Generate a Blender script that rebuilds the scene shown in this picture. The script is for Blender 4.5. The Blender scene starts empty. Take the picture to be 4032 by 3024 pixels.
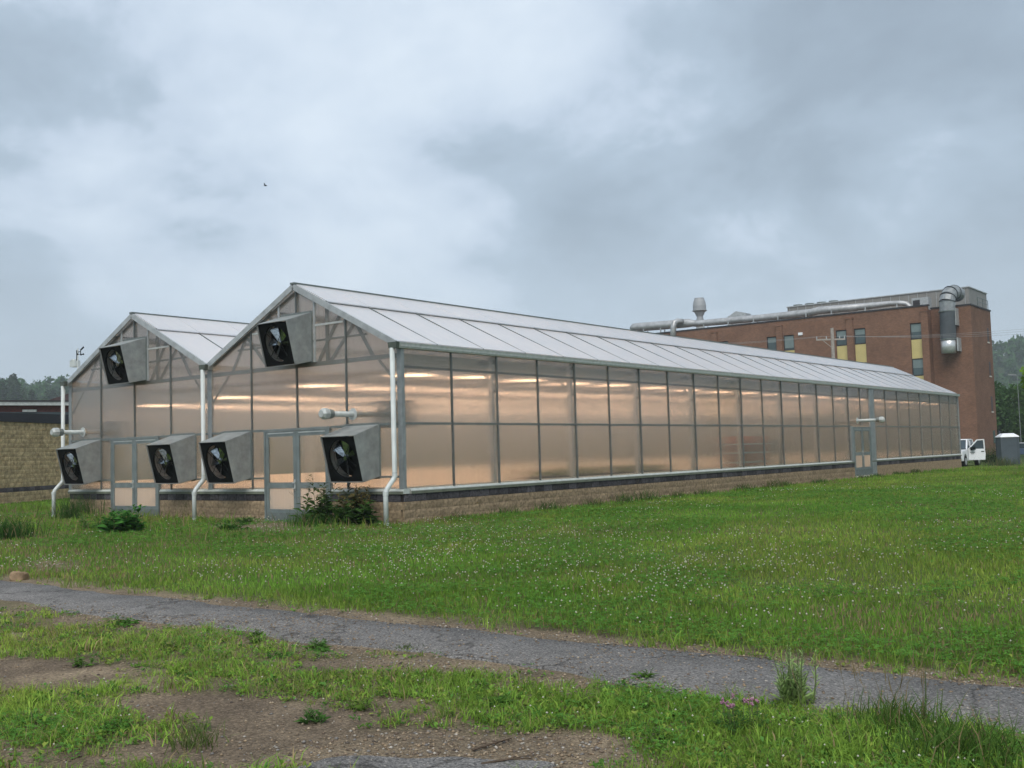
import bpy, math, random
import numpy as np
from mathutils import Matrix, Vector
random.seed(7); rng = np.random.default_rng(11)
S = bpy.context.scene
COL = S.collection

# ------------------------------------------------------------------ camera
FPX = 4172.98                                  # focal length in photograph pixels (4032 wide)
CAM = np.array([17.696, -18.382, 1.61])
YAW, PITCH, ROLL = map(math.radians, (-37.913, 3.732, -1.626))
_f = np.array([math.sin(YAW)*math.cos(PITCH), math.cos(YAW)*math.cos(PITCH), math.sin(PITCH)])
_r = np.array([math.cos(YAW), -math.sin(YAW), 0.0]); _u = np.cross(_r, _f)
_r, _u = _r*math.cos(ROLL)+_u*math.sin(ROLL), -_r*math.sin(ROLL)+_u*math.cos(ROLL)
cd = bpy.data.cameras.new('camera'); cam = bpy.data.objects.new('camera', cd); COL.objects.link(cam)
M = Matrix.Identity(4)
for i in range(3):
    M[i][0], M[i][1], M[i][2], M[i][3] = _r[i], _u[i], -_f[i], CAM[i]
cam.matrix_world = M
cd.sensor_width = 36; cd.lens = FPX/4032*36; cd.clip_start = 0.1; cd.clip_end = 5000
S.camera = cam

def ray(p): return _f+_r*(p[0]-2016)/FPX+_u*(1512-p[1])/FPX
def pl(p, ax, v):
    d = ray(p); return CAM+d*((v-CAM[ax])/d[ax])
def dep(p, t): return CAM+ray(p)*t
def zoom(o, s): return lambda x, y: (o[0]+x/s, o[1]+y/s)
z6 = zoom((2400,1100),2.765); z7 = zoom((3100,1100),2.3734); t7 = zoom((3700,1650),6.635); n8 = zoom((0,1380),4.88)
z3 = zoom((0,1500),2.765)
def G(x, y, z=0.0):                              # full-view pixel (2212 wide) to the ground
    return pl((x*1.82278, y*1.82278), 2, z)
def toD(X, Y, Z):                                # world arrays to full-view pixels
    d = np.stack([X-CAM[0], Y-CAM[1], Z-CAM[2]], -1)
    zz = np.maximum(d@_f, .05)
    return (2016+FPX*(d@_r)/zz)/1.82278, (1512-FPX*(d@_u)/zz)/1.82278, d@_f

# ------------------------------------------------------------------ world, sun, exposure
SUN_EL, SUN_AZ = math.radians(52), math.radians(150)     # azimuth from +Y towards +X
wd = bpy.data.worlds.new('World'); S.world = wd; wd.use_nodes = True
nt = wd.node_tree; nt.nodes.clear(); N = nt.nodes.new; Lk = nt.links.new
def math_node(op, a, b=None, tree=None):
    t = tree or nt; n = t.nodes.new('ShaderNodeMath'); n.operation = op
    for k, v in enumerate((a, b)):
        if v is None: continue
        if isinstance(v, (int, float)): n.inputs[k].default_value = v
        else: t.links.new(v, n.inputs[k])
    return n.outputs[0]
sky = N('ShaderNodeTexSky'); sky.sky_type = 'NISHITA'; sky.sun_disc = False
sky.sun_elevation = SUN_EL; sky.sun_rotation = SUN_AZ; sky.altitude = 200; sky.air_density = 1.2; sky.dust_density = 3
tc = N('ShaderNodeTexCoord'); sp = N('ShaderNodeSeparateXYZ'); Lk(tc.outputs['Generated'], sp.inputs[0])
zc = math_node('ADD', math_node('MAXIMUM', sp.outputs[2], 0.0), 0.42)
cb = N('ShaderNodeCombineXYZ')
Lk(math_node('DIVIDE', sp.outputs[0], zc), cb.inputs[0]); Lk(math_node('DIVIDE', sp.outputs[1], zc), cb.inputs[1])
mp = N('ShaderNodeMapping'); Lk(cb.outputs[0], mp.inputs[0]); mp.inputs['Location'].default_value = (3.1, 1.7, 0)
def noise(scale, detail, rough, w):
    n = N('ShaderNodeTexNoise'); n.noise_dimensions = '4D'; n.inputs['W'].default_value = w
    n.inputs['Scale'].default_value = scale; n.inputs['Detail'].default_value = detail; n.inputs['Roughness'].default_value = rough
    n.inputs['Distortion'].default_value = .25
    Lk(mp.outputs[0], n.inputs['Vector']); return n.outputs[0]
big, mid = noise(1.15, 2, .5, 2.3), noise(3.2, 10, .60, 5.1)
mixn = math_node('ADD', math_node('MULTIPLY', big, .62), math_node('MULTIPLY', mid, .38))
cr = N('ShaderNodeValToRGB'); Lk(mixn, cr.inputs[0]); e = cr.color_ramp.elements
e[0].position = .35; e[0].color = (.52,.58,.64,1); e[1].position = .62; e[1].color = (.19,.232,.278,1)
for p, c in ((.42, (.435,.50,.575)), (.46, (.375,.44,.52)), (.485, (.295,.36,.43)), (.54, (.235,.288,.345))):
    x = e.new(p); x.color = (*c, 1)
# towards the horizon the layer evens out
hz = N('ShaderNodeMapRange'); Lk(sp.outputs[2], hz.inputs[0]); hz.inputs[1].default_value = .03; hz.inputs[2].default_value = .22
mh = N('ShaderNodeMixRGB'); Lk(hz.outputs[0], mh.inputs[0]); mh.inputs[1].default_value = (.365,.432,.505,1); Lk(cr.outputs[0], mh.inputs[2])
sk = N('ShaderNodeVectorMath'); sk.operation = 'SCALE'; Lk(sky.outputs[0], sk.inputs[0]); sk.inputs['Scale'].default_value = .06
mx = N('ShaderNodeMixRGB'); mx.inputs[0].default_value = .86; Lk(sk.outputs[0], mx.inputs[1]); Lk(mh.outputs[0], mx.inputs[2])
bg = N('ShaderNodeBackground'); Lk(mx.outputs[0], bg.inputs[0]); bg.inputs[1].default_value = 1.0
wo = N('ShaderNodeOutputWorld'); Lk(bg.outputs[0], wo.inputs[0])
sl = bpy.data.lights.new('sun', 'SUN'); sl.energy = 1.5; sl.angle = math.radians(45); sl.color = (1,.95,.88)
so = bpy.data.objects.new('sun', sl); COL.objects.link(so)
sd = Vector((math.sin(SUN_AZ)*math.cos(SUN_EL), math.cos(SUN_AZ)*math.cos(SUN_EL), math.sin(SUN_EL)))
so.rotation_euler = sd.to_track_quat('Z', 'Y').to_euler(); so.location = sd*60
vs = S.view_settings; vs.view_transform = 'Standard'; vs.look = 'None'; vs.gamma = 1; vs.exposure = 0.8; vs.use_curve_mapping = False
c = S.cycles
c.use_denoising = True; c.max_bounces = 12; c.diffuse_bounces = 3; c.glossy_bounces = 4; c.transmission_bounces = 10
c.transparent_max_bounces = 12; c.volume_bounces = 1; c.sample_clamp_indirect = 4; c.sample_clamp_direct = 0; c.use_light_tree = True
try: c.denoiser = 'OPENIMAGEDENOISE'
except Exception: pass

# ------------------------------------------------------------------ materials
def newmat(name):
    m = bpy.data.materials.new(name); m.use_nodes = True; t = m.node_tree; t.nodes.clear()
    return m, t, t.nodes.new('ShaderNodeOutputMaterial')
def pbsdf(t, col, rough, metal=0.0):
    b = t.nodes.new('ShaderNodeBsdfPrincipled'); b.inputs['Roughness'].default_value = rough; b.inputs['Metallic'].default_value = metal
    if rough > .8: b.inputs['Specular IOR Level'].default_value = .15
    if isinstance(col, tuple): b.inputs['Base Color'].default_value = (*col, 1)
    else: t.links.new(col, b.inputs['Base Color'])
    return b
def ntex(t, scale, detail=5, rough=.6, coord='Object', stretch=None):
    if coord == 'Position': v = t.nodes.new('ShaderNodeNewGeometry').outputs['Position']
    else: v = t.nodes.new('ShaderNodeTexCoord').outputs[coord]
    if stretch:
        m = t.nodes.new('ShaderNodeMapping'); m.inputs['Scale'].default_value = stretch; t.links.new(v, m.inputs[0]); v = m.outputs[0]
    n = t.nodes.new('ShaderNodeTexNoise'); n.inputs['Scale'].default_value = scale; n.inputs['Detail'].default_value = detail; n.inputs['Roughness'].default_value = rough
    t.links.new(v, n.inputs['Vector']); return n.outputs[0]
def ramp(t, fac, stops):
    r = t.nodes.new('ShaderNodeValToRGB'); t.links.new(fac, r.inputs[0]); el = r.color_ramp.elements
    el[0].position, el[0].color = stops[0][0], (*stops[0][1], 1); el[1].position, el[1].color = stops[-1][0], (*stops[-1][1], 1)
    for p, cc in stops[1:-1]: x = el.new(p); x.color = (*cc, 1)
    return r.outputs[0]
def bump(t, b, h, strength, dist):
    n = t.nodes.new('ShaderNodeBump'); n.inputs['Strength'].default_value = strength; n.inputs['Distance'].default_value = dist
    t.links.new(h, n.inputs['Height']); t.links.new(n.outputs[0], b.inputs['Normal'])
MATS = {}
def mat(name, col, rough=.6, metal=0.0, var=.2, scale=6, bmp=0.0, bscale=30, bdist=.01, rand=0.0, stretch=None):
    m, t, o = newmat(name)
    lo = tuple(x*(1-var) for x in col); hi = tuple(min(1, x*(1+var)) for x in col)
    cc = ramp(t, ntex(t, scale, coord='Position', stretch=stretch), [(.3, lo), (.7, hi)])
    if rand:
        oi = t.nodes.new('ShaderNodeObjectInfo'); hs = t.nodes.new('ShaderNodeHueSaturation')
        t.links.new(cc, hs.inputs['Color'])
        mr = t.nodes.new('ShaderNodeMapRange'); t.links.new(oi.outputs['Random'], mr.inputs[0])
        mr.inputs[3].default_value = 1-rand; mr.inputs[4].default_value = 1+rand
        t.links.new(mr.outputs[0], hs.inputs['Value']); cc = hs.outputs[0]
    b = pbsdf(t, cc, rough, metal)
    if bmp: bump(t, b, ntex(t, bscale, 6, .65, coord='Position'), bmp, bdist)
    t.links.new(b.outputs[0], o.inputs[0]); MATS[name] = m; return m
galv = mat('galvanized', (.40,.425,.43), .48, .3, .22, 5, rand=.06)
alu = mat('aluminium', (.46,.49,.48), .5, .15, .18, 8)
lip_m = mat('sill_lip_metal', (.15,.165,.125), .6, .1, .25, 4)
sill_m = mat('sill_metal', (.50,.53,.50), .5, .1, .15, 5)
door_m = mat('door_metal', (.19,.225,.225), .45, .25, .18, 4)
post_m = mat('post_metal', (.27,.295,.30), .45, .3, .2, 5)
mull_m = mat('mullion_metal', (.13,.15,.15), .45, .3, .25, 6)
darkalu = mat('weathered_metal', (.15,.175,.17), .5, .2, .2, 7)
white_pvc = mat('white_pvc', (.54,.58,.57), .45, 0, .15, 5, stretch=(3,3,.6))
black_metal = mat('black_metal', (.007,.010,.010), .9, 0, .3, 9)
cap_green = mat('gutter_cap', (.07,.085,.07), .55, 0, .3, 9)
tan_m = mat('tan_split_block', (.285,.215,.14), .95, 0, .38, 13, .8, 26, .02, rand=.12)
dark_m = mat('charcoal_block', (.088,.082,.090), .95, 0, .4, 18, 1.0, 26, .03, rand=.4)
core_m = mat('dark_joint', (.035,.03,.03), .95, 0, .2, 9)
mortar = mat('mortar', (.24,.18,.12), .95, 0, .2, 14)
cream = mat('cream_paint', (.90,.84,.74), .7, 0, .05, 3)
concrete = mat('concrete', (.55,.52,.47), .8, 0, .15, 2)
asphalt_m = None
white_paint = mat('white_paint', (.78,.80,.82), .28, 0, .03, 2)
rubber = mat('rubber', (.02,.02,.021), .85, 0, .2, 9)
glass_dark = mat('dark_glass', (.05,.07,.085), .08, 0, .2, 1)
brick_plain = None

def brickmat(name, a, bcol, mort, bw, bh, msize=.012):
    m, t, o = newmat(name)
    g = t.nodes.new('ShaderNodeNewGeometry'); sx = t.nodes.new('ShaderNodeSeparateXYZ'); t.links.new(g.outputs['Position'], sx.inputs[0])
    cx = t.nodes.new('ShaderNodeCombineXYZ'); t.links.new(math_node('ADD', sx.outputs[0], sx.outputs[1], t), cx.inputs[0]); t.links.new(sx.outputs[2], cx.inputs[1])
    b = t.nodes.new('ShaderNodeTexBrick'); t.links.new(cx.outputs[0], b.inputs['Vector'])
    b.inputs['Color1'].default_value = (*a, 1); b.inputs['Color2'].default_value = (*bcol, 1); b.inputs['Mortar'].default_value = (*mort, 1)
    b.inputs['Scale'].default_value = 1; b.inputs['Mortar Size'].default_value = msize; b.inputs['Brick Width'].default_value = bw; b.inputs['Row Height'].default_value = bh
    n = ntex(t, .5, 6, .7, 'Position'); n2 = ntex(t, 9, 4, .7, 'Position')
    mul = t.nodes.new('ShaderNodeMixRGB'); mul.blend_type = 'MULTIPLY'; mul.inputs[0].default_value = 1
    t.links.new(b.outputs[0], mul.inputs[1]); t.links.new(ramp(t, math_node('ADD', math_node('MULTIPLY', n, .6, t), math_node('MULTIPLY', n2, .4, t), t), [(.3, (.66,.66,.66)), (.7, (1.25,1.25,1.25))]), mul.inputs[2])
    p = pbsdf(t, mul.outputs[0], .9); t.links.new(p.outputs[0], o.inputs[0]); return m
brick_m = brickmat('red_brick', (.228,.108,.067), (.150,.070,.045), (.21,.15,.11), .24, .08, .012)
brick_dark = brickmat('dark_red_brick', (.15,.045,.04), (.09,.03,.03), (.09,.06,.055), .22, .075, .010)

def panel_mat(name, tilt, haze, tint, hcol, dust=.4):
    """clear fluted polycarbonate: upright flutes scatter what is seen through them sideways"""
    m, t, o = newmat(name)
    g = t.nodes.new('ShaderNodeNewGeometry')
    wn = t.nodes.new('ShaderNodeTexWhiteNoise'); wn.noise_dimensions = '3D'
    sc = t.nodes.new('ShaderNodeVectorMath'); sc.operation = 'SCALE'; sc.inputs['Scale'].default_value = 9173.0
    t.links.new(g.outputs['Position'], sc.inputs[0]); t.links.new(sc.outputs[0], wn.inputs['Vector'])
    sx = t.nodes.new('ShaderNodeSeparateXYZ'); t.links.new(wn.outputs['Color'], sx.inputs[0])
    cr_ = t.nodes.new('ShaderNodeVectorMath'); cr_.operation = 'CROSS_PRODUCT'; t.links.new(g.outputs['Normal'], cr_.inputs[0]); cr_.inputs[1].default_value = (0,0,1)
    a = math_node('MULTIPLY', math_node('SUBTRACT', math_node('ADD', sx.outputs[0], sx.outputs[1], t), 1.0, t), tilt, t)
    zz = math_node('MULTIPLY', math_node('SUBTRACT', sx.outputs[2], .5, t), tilt*.07, t)
    s1 = t.nodes.new('ShaderNodeVectorMath'); s1.operation = 'SCALE'; t.links.new(cr_.outputs[0], s1.inputs[0]); t.links.new(a, s1.inputs['Scale'])
    cz = t.nodes.new('ShaderNodeCombineXYZ'); t.links.new(zz, cz.inputs[2])
    ad = t.nodes.new('ShaderNodeVectorMath'); t.links.new(s1.outputs[0], ad.inputs[0]); t.links.new(cz.outputs[0], ad.inputs[1])
    ad2 = t.nodes.new('ShaderNodeVectorMath'); t.links.new(ad.outputs[0], ad2.inputs[0]); t.links.new(g.outputs['Normal'], ad2.inputs[1])
    nn = t.nodes.new('ShaderNodeVectorMath'); nn.operation = 'NORMALIZE'; t.links.new(ad2.outputs[0], nn.inputs[0])
    rf = t.nodes.new('ShaderNodeBsdfRefraction'); rf.inputs['IOR'].default_value = 1.25; rf.inputs['Roughness'].default_value = .0; rf.inputs['Color'].default_value = (*tint, 1)
    t.links.new(nn.outputs[0], rf.inputs['Normal'])
    df = t.nodes.new('ShaderNodeBsdfDiffuse'); df.inputs[0].default_value = (*hcol, 1)
    tr = t.nodes.new('ShaderNodeBsdfTranslucent'); tr.inputs[0].default_value = (*hcol, 1)
    m1 = t.nodes.new('ShaderNodeMixShader'); m1.inputs[0].default_value = .6; t.links.new(df.outputs[0], m1.inputs[1]); t.links.new(tr.outputs[0], m1.inputs[2])
    # dusty streaks run down the sheet
    st = ntex(t, 3.0, 5, .6, 'Position', (6, 6, .35))
    hf = t.nodes.new('ShaderNodeMapRange'); t.links.new(st, hf.inputs[0]); hf.inputs[1].default_value = .3; hf.inputs[2].default_value = .7; hf.inputs[3].default_value = haze*(1-dust); hf.inputs[4].default_value = haze*(1+dust)
    m2 = t.nodes.new('ShaderNodeMixShader'); t.links.new(hf.outputs[0], m2.inputs[0]); t.links.new(rf.outputs[0], m2.inputs[1]); t.links.new(m1.outputs[0], m2.inputs[2])
    gl = t.nodes.new('ShaderNodeBsdfGlossy'); gl.inputs['Roughness'].default_value = .12; gl.inputs[0].default_value = (.9,.9,.9,1)
    fr = t.nodes.new('ShaderNodeFresnel'); fr.inputs[0].default_value = 1.35
    m3 = t.nodes.new('ShaderNodeMixShader'); t.links.new(math_node('MULTIPLY', fr.outputs[0], .8, t), m3.inputs[0]); t.links.new(m2.outputs[0], m3.inputs[1]); t.links.new(gl.outputs[0], m3.inputs[2])
    t.links.new(m3.outputs[0], o.inputs[0]); return m
wall_pc = panel_mat('polycarbonate_wall', .5, .12, (.955,.955,.94), (.74,.73,.70))
far_pc = panel_mat('frosted_polycarbonate', .6, .42, (.9,.9,.88), (.66,.65,.60))
def roof_mat():
    m, t, o = newmat('polycarbonate_roof')
    cc = ramp(t, ntex(t, 1.2, 6, .65, 'Position', (.8, 5, .8)), [(.3, (.88,.895,.94)), (.7, (.95,.965,.99))])
    df = t.nodes.new('ShaderNodeBsdfDiffuse'); t.links.new(cc, df.inputs[0]); tr = t.nodes.new('ShaderNodeBsdfTranslucent'); t.links.new(cc, tr.inputs[0])
    m1 = t.nodes.new('ShaderNodeMixShader'); m1.inputs[0].default_value = .42; t.links.new(df.outputs[0], m1.inputs[1]); t.links.new(tr.outputs[0], m1.inputs[2])
    gl = t.nodes.new('ShaderNodeBsdfGlossy'); gl.inputs['Roughness'].default_value = .22
    fr = t.nodes.new('ShaderNodeFresnel'); fr.inputs[0].default_value = 1.45
    m3 = t.nodes.new('ShaderNodeMixShader'); t.links.new(fr.outputs[0], m3.inputs[0]); t.links.new(m1.outputs[0], m3.inputs[1]); t.links.new(gl.outputs[0], m3.inputs[2])
    t.links.new(m3.outputs[0], o.inputs[0]); return m
roof_pc = roof_mat()
def inner_mat():
    m, t, o = newmat('polycarbonate_roof_inner'); tr = t.nodes.new('ShaderNodeBsdfTranslucent'); tr.inputs[0].default_value = (.95,.955,.96,1)
    df = t.nodes.new('ShaderNodeBsdfDiffuse'); df.inputs[0].default_value = (.9,.9,.9,1); mi = t.nodes.new('ShaderNodeMixShader'); mi.inputs[0].default_value = .12
    t.links.new(tr.outputs[0], mi.inputs[1]); t.links.new(df.outputs[0], mi.inputs[2]); t.links.new(mi.outputs[0], o.inputs[0]); return m
roof_in = inner_mat()
def glass_mat():
    m, t, o = newmat('door_glass')
    tr = t.nodes.new('ShaderNodeBsdfTransparent'); tr.inputs[0].default_value = (.93,.94,.93,1)
    gl = t.nodes.new('ShaderNodeBsdfGlossy'); gl.inputs['Roughness'].default_value = .02
    fr = t.nodes.new('ShaderNodeFresnel'); fr.inputs[0].default_value = 1.4
    m3 = t.nodes.new('ShaderNodeMixShader'); t.links.new(fr.outputs[0], m3.inputs[0]); t.links.new(tr.outputs[0], m3.inputs[1]); t.links.new(gl.outputs[0], m3.inputs[2])
    t.links.new(m3.outputs[0], o.inputs[0]); return m
door_glass = glass_mat()
def emit(name, col, s):
    m, t, o = newmat(name); em = t.nodes.new('ShaderNodeEmission'); em.inputs[0].default_value = (*col, 1); em.inputs[1].default_value = s
    t.links.new(em.outputs[0], o.inputs[0]); return m
lamp_glow = emit('sodium_lamp', (1.0,.61,.38), 90)
def leafmat(name, trans=.35, attr='Col'):
    m, t, o = newmat(name)
    a = t.nodes.new('ShaderNodeAttribute'); a.attribute_name = attr
    df = t.nodes.new('ShaderNodeBsdfDiffuse'); t.links.new(a.outputs['Color'], df.inputs[0])
    tr = t.nodes.new('ShaderNodeBsdfTranslucent'); t.links.new(a.outputs['Color'], tr.inputs[0])
    m1 = t.nodes.new('ShaderNodeMixShader'); m1.inputs[0].default_value = trans; t.links.new(df.outputs[0], m1.inputs[1]); t.links.new(tr.outputs[0], m1.inputs[2])
    t.links.new(m1.outputs[0], o.inputs[0]); return m
leaf_m = leafmat('leaf'); petal_m = leafmat('petal', .3)
def stonemat():
    m, t, o = newmat('gravel_stone'); a = t.nodes.new('ShaderNodeAttribute'); a.attribute_name = 'Col'
    b = pbsdf(t, a.outputs['Color'], .85); t.links.new(b.outputs[0], o.inputs[0]); return m
stone_m = stonemat()
def groundmat():
    m, t, o = newmat('soil'); a = t.nodes.new('ShaderNodeAttribute'); a.attribute_name = 'Col'
    n1, n2 = ntex(t, 2.2, 8, .7, 'Position'), ntex(t, 34, 6, .75, 'Position')
    mul = t.nodes.new('ShaderNodeMixRGB'); mul.blend_type = 'MULTIPLY'; mul.inputs[0].default_value = 1; t.links.new(a.outputs['Color'], mul.inputs[1])
    t.links.new(ramp(t, math_node('ADD', math_node('MULTIPLY', n1, .5, t), math_node('MULTIPLY', n2, .5, t), t), [(.32, (.5,.5,.5)), (.68, (1.5,1.48,1.42))]), mul.inputs[2])
    g = t.nodes.new('ShaderNodeNewGeometry'); vo = t.nodes.new('ShaderNodeTexVoronoi'); vo.inputs['Scale'].default_value = 62; t.links.new(g.outputs['Position'], vo.inputs['Vector'])
    sx = t.nodes.new('ShaderNodeSeparateXYZ'); t.links.new(vo.outputs['Color'], sx.inputs[0])
    m2 = t.nodes.new('ShaderNodeMixRGB'); m2.blend_type = 'MULTIPLY'; m2.inputs[0].default_value = 1; t.links.new(mul.outputs[0], m2.inputs[1])
    t.links.new(ramp(t, sx.outputs[0], [(.0, (.66,.65,.64)), (.6, (1,1,1)), (.9, (1.2,1.19,1.17)), (1.0, (1.5,1.48,1.45))]), m2.inputs[2])
    b = pbsdf(t, m2.outputs[0], .95); bump(t, b, math_node('ADD', n2, math_node('MULTIPLY', vo.outputs['Distance'], -.6, t), t), .9, .03); t.links.new(b.outputs[0], o.inputs[0]); return m
ground_m = groundmat()
def asphalt():
    m, t, o = newmat('old_asphalt')
    g = t.nodes.new('ShaderNodeNewGeometry')
    n1, n2 = ntex(t, 1.3, 6, .65, 'Position'), ntex(t, 70, 4, .8, 'Position')
    base = ramp(t, math_node('ADD', math_node('MULTIPLY', n1, .45, t), math_node('MULTIPLY', n2, .55, t), t), [(.33, (.122,.117,.112)), (.5, (.215,.208,.201)), (.68, (.325,.313,.30))])
    vo = t.nodes.new('ShaderNodeTexVoronoi'); vo.feature = 'DISTANCE_TO_EDGE'; vo.inputs['Scale'].default_value = .42
    wv = t.nodes.new('ShaderNodeVectorMath'); nz = t.nodes.new('ShaderNodeTexNoise'); nz.inputs['Scale'].default_value = 2.5; nz.inputs['Detail'].default_value = 5
    t.links.new(g.outputs['Position'], nz.inputs['Vector']); t.links.new(g.outputs['Position'], wv.inputs[0]); t.links.new(nz.outputs['Color'], wv.inputs[1]); t.links.new(wv.outputs[0], vo.inputs['Vector'])
    ck = ramp(t, vo.outputs['Distance'], [(.0, (.10,.09,.08)), (.016, (1,1,1))])
    mul = t.nodes.new('ShaderNodeMixRGB'); mul.blend_type = 'MULTIPLY'; mul.inputs[0].default_value = .6; t.links.new(base, mul.inputs[1]); t.links.new(ck, mul.inputs[2])
    v2 = t.nodes.new('ShaderNodeTexVoronoi'); v2.inputs['Scale'].default_value = 85; t.links.new(g.outputs['Position'], v2.inputs['Vector'])
    sx = t.nodes.new('ShaderNodeSeparateXYZ'); t.links.new(v2.outputs['Color'], sx.inputs[0])
    m2 = t.nodes.new('ShaderNodeMixRGB'); m2.blend_type = 'MULTIPLY'; m2.inputs[0].default_value = 1; t.links.new(mul.outputs[0], m2.inputs[1])
    t.links.new(ramp(t, sx.outputs[0], [(.0, (.45,.45,.45)), (.25, (.85,.85,.85)), (.75, (1.1,1.1,1.1)), (1.0, (1.75,1.7,1.65))]), m2.inputs[2])
    b = pbsdf(t, m2.outputs[0], .85); bump(t, b, math_node('ADD', n2, math_node('MULTIPLY', v2.outputs['Distance'], -.5, t), t), .9, .02); t.links.new(b.outputs[0], o.inputs[0]); return m
asphalt_m = asphalt()

# ------------------------------------------------------------------ mesh helpers
class MB:
    def __init__(s): s.v = []; s.f = []
    def add(s, vs, fs):
        k = len(s.v); s.v += [tuple(map(float, p)) for p in vs]; s.f += [tuple(i+k for i in f) for f in fs]; return s
    def box(s, a, b):
        x0,y0,z0 = (min(p,q) for p,q in zip(a,b)); x1,y1,z1 = (max(p,q) for p,q in zip(a,b))
        return s.add([(x0,y0,z0),(x1,y0,z0),(x1,y1,z0),(x0,y1,z0),(x0,y0,z1),(x1,y0,z1),(x1,y1,z1),(x0,y1,z1)],
                     [(0,3,2,1),(4,5,6,7),(0,1,5,4),(1,2,6,5),(2,3,7,6),(3,0,4,7)])
    def beam(s, p, q, w, h, up=(0,0,1)):
        p, q = Vector(p), Vector(q); d = (q-p).normalized(); u = Vector(up)
        if abs(d.dot(u)) > .97: u = Vector((1,0,0))
        a = d.cross(u).normalized()*w/2; b = a.cross(d).normalized()*h/2
        return s.add([p-a-b,p+a-b,p+a+b,p-a+b,q-a-b,q+a-b,q+a+b,q-a+b], [(0,3,2,1),(4,5,6,7),(0,1,5,4),(1,2,6,5),(2,3,7,6),(3,0,4,7)])
    def prism(s, poly, off):                      # planar polygon (3-D points) swept by off
        n = len(poly); o = Vector(off); P = [Vector(p) for p in poly]
        nrm = Vector((0,0,0))
        for i in range(n): nrm += P[i].cross(P[(i+1)%n])
        if nrm.dot(o) > 0: P = P[::-1]
        return s.add(P+[p+o for p in P], [tuple(range(n)), tuple(range(2*n-1, n-1, -1))]+[(i, i+n, (i+1)%n+n, (i+1)%n) for i in range(n)])
    def tube(s, pts, r, n=10, cap=True):
        P = [Vector(p) for p in pts]; R = r if isinstance(r, (list, tuple)) else [r]*len(P); k = len(s.v); rings = []
        prev = None
        for i, p in enumerate(P):
            d = (P[min(i+1, len(P)-1)]-P[max(i-1, 0)]).normalized()
            u = prev if prev is not None else (Vector((0,0,1)) if abs(d.z) < .9 else Vector((1,0,0)))
            a = d.cross(u).normalized(); u2 = a.cross(d).normalized(); prev = u2
            for j in range(n):
                t = 2*math.pi*j/n; s.v.append(tuple(p+(a*math.cos(t)+u2*math.sin(t))*R[i]))
        for i in range(len(P)-1):
            for j in range(n):
                a0 = k+i*n+j; a1 = k+i*n+(j+1)%n; s.f.append((a0, a1, a1+n, a0+n))
        if cap: s.f.append(tuple(k+j for j in range(n-1, -1, -1))); s.f.append(tuple(k+(len(P)-1)*n+j for j in range(n)))
        return s
    def lathe(s, c, prof, n=14):                  # profile (radius, z) round the upright through c
        pts = [(c[0], c[1], c[2]+z) for _, z in prof]; k = len(s.v)
        for (r, z) in prof:
            for j in range(n): t = 2*math.pi*j/n; s.v.append((c[0]+r*math.cos(t), c[1]+r*math.sin(t), c[2]+z))
        for i in range(len(prof)-1):
            for j in range(n): a0 = k+i*n+j; a1 = k+i*n+(j+1)%n; s.f.append((a0, a1, a1+n, a0+n))
        s.f.append(tuple(k+j for j in range(n-1, -1, -1))); s.f.append(tuple(k+(len(prof)-1)*n+j for j in range(n))); return s
    def mesh(s, name, m, off=(0,0,0), smooth=False):
        me = bpy.data.meshes.new(name); me.from_pydata([(x-off[0], y-off[1], z-off[2]) for x,y,z in s.v], [], s.f)
        if m: me.materials.append(m)
        if smooth: me.shade_smooth()
        me.update(); return me
    def build(s, name, m, parent=None, local=False, smooth=False, bevel=0):
        off = (0,0,0)
        if parent is not None and not local: off = wpos(parent)
        o = bpy.data.objects.new(name, s.mesh(name, m, off, smooth)); COL.objects.link(o); o.parent = parent
        if bevel:
            b = o.modifiers.new('bevel', 'BEVEL'); b.width = bevel; b.segments = 2; b.limit_method = 'ANGLE'
        return o
def wpos(o):
    p = Vector((0,0,0))
    while o is not None: p += o.location; o = o.parent
    return p
def tag(o, label=None, cat=None, group=None, kind=None):
    if label: o['label'] = label
    if cat: o['category'] = cat
    if group: o['group'] = group
    if kind: o['kind'] = kind
    return o
def thing(name, loc, label, cat, group=None, rz=0):
    o = bpy.data.objects.new(name, None); o.empty_display_size = .2; COL.objects.link(o); o.location = loc; o.rotation_euler = (0,0,rz)
    return tag(o, label, cat, group)
def inst(me, name, parent, loc, rz=0, scale=None):
    o = bpy.data.objects.new(name, me); COL.objects.link(o); o.parent = parent; o.location = loc
    if rz: o.rotation_euler = (0,0,rz)
    if scale: o.scale = scale
    return o
def copy_tree(o, parent=None):
    k = o.copy(); COL.objects.link(k); k.parent = parent
    for ch in list(o.children): copy_tree(ch, k)
    return k
def tri_mesh(name, V, T, C, m):                   # numpy triangles with a colour per vertex
    me = bpy.data.meshes.new(name); me.vertices.add(len(V)); me.vertices.foreach_set('co', V.astype(np.float32).ravel())
    me.loops.add(T.size); me.loops.foreach_set('vertex_index', T.astype(np.int32).ravel())
    me.polygons.add(len(T)); me.polygons.foreach_set('loop_start', np.arange(0, T.size, 3, dtype=np.int32))
    at = me.color_attributes.new('Col', 'FLOAT_COLOR', 'POINT')
    at.data.foreach_set('color', np.concatenate([np.clip(C, 0, 1), np.ones((len(C), 1))], 1).astype(np.float32).ravel())
    me.materials.append(m); me.update(calc_edges=True); return me
def link(name, me, parent=None, loc=(0,0,0)):
    o = bpy.data.objects.new(name, me); COL.objects.link(o); o.parent = parent; o.location = loc; return o
_perm = np.random.default_rng(5).random((256, 256))
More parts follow.
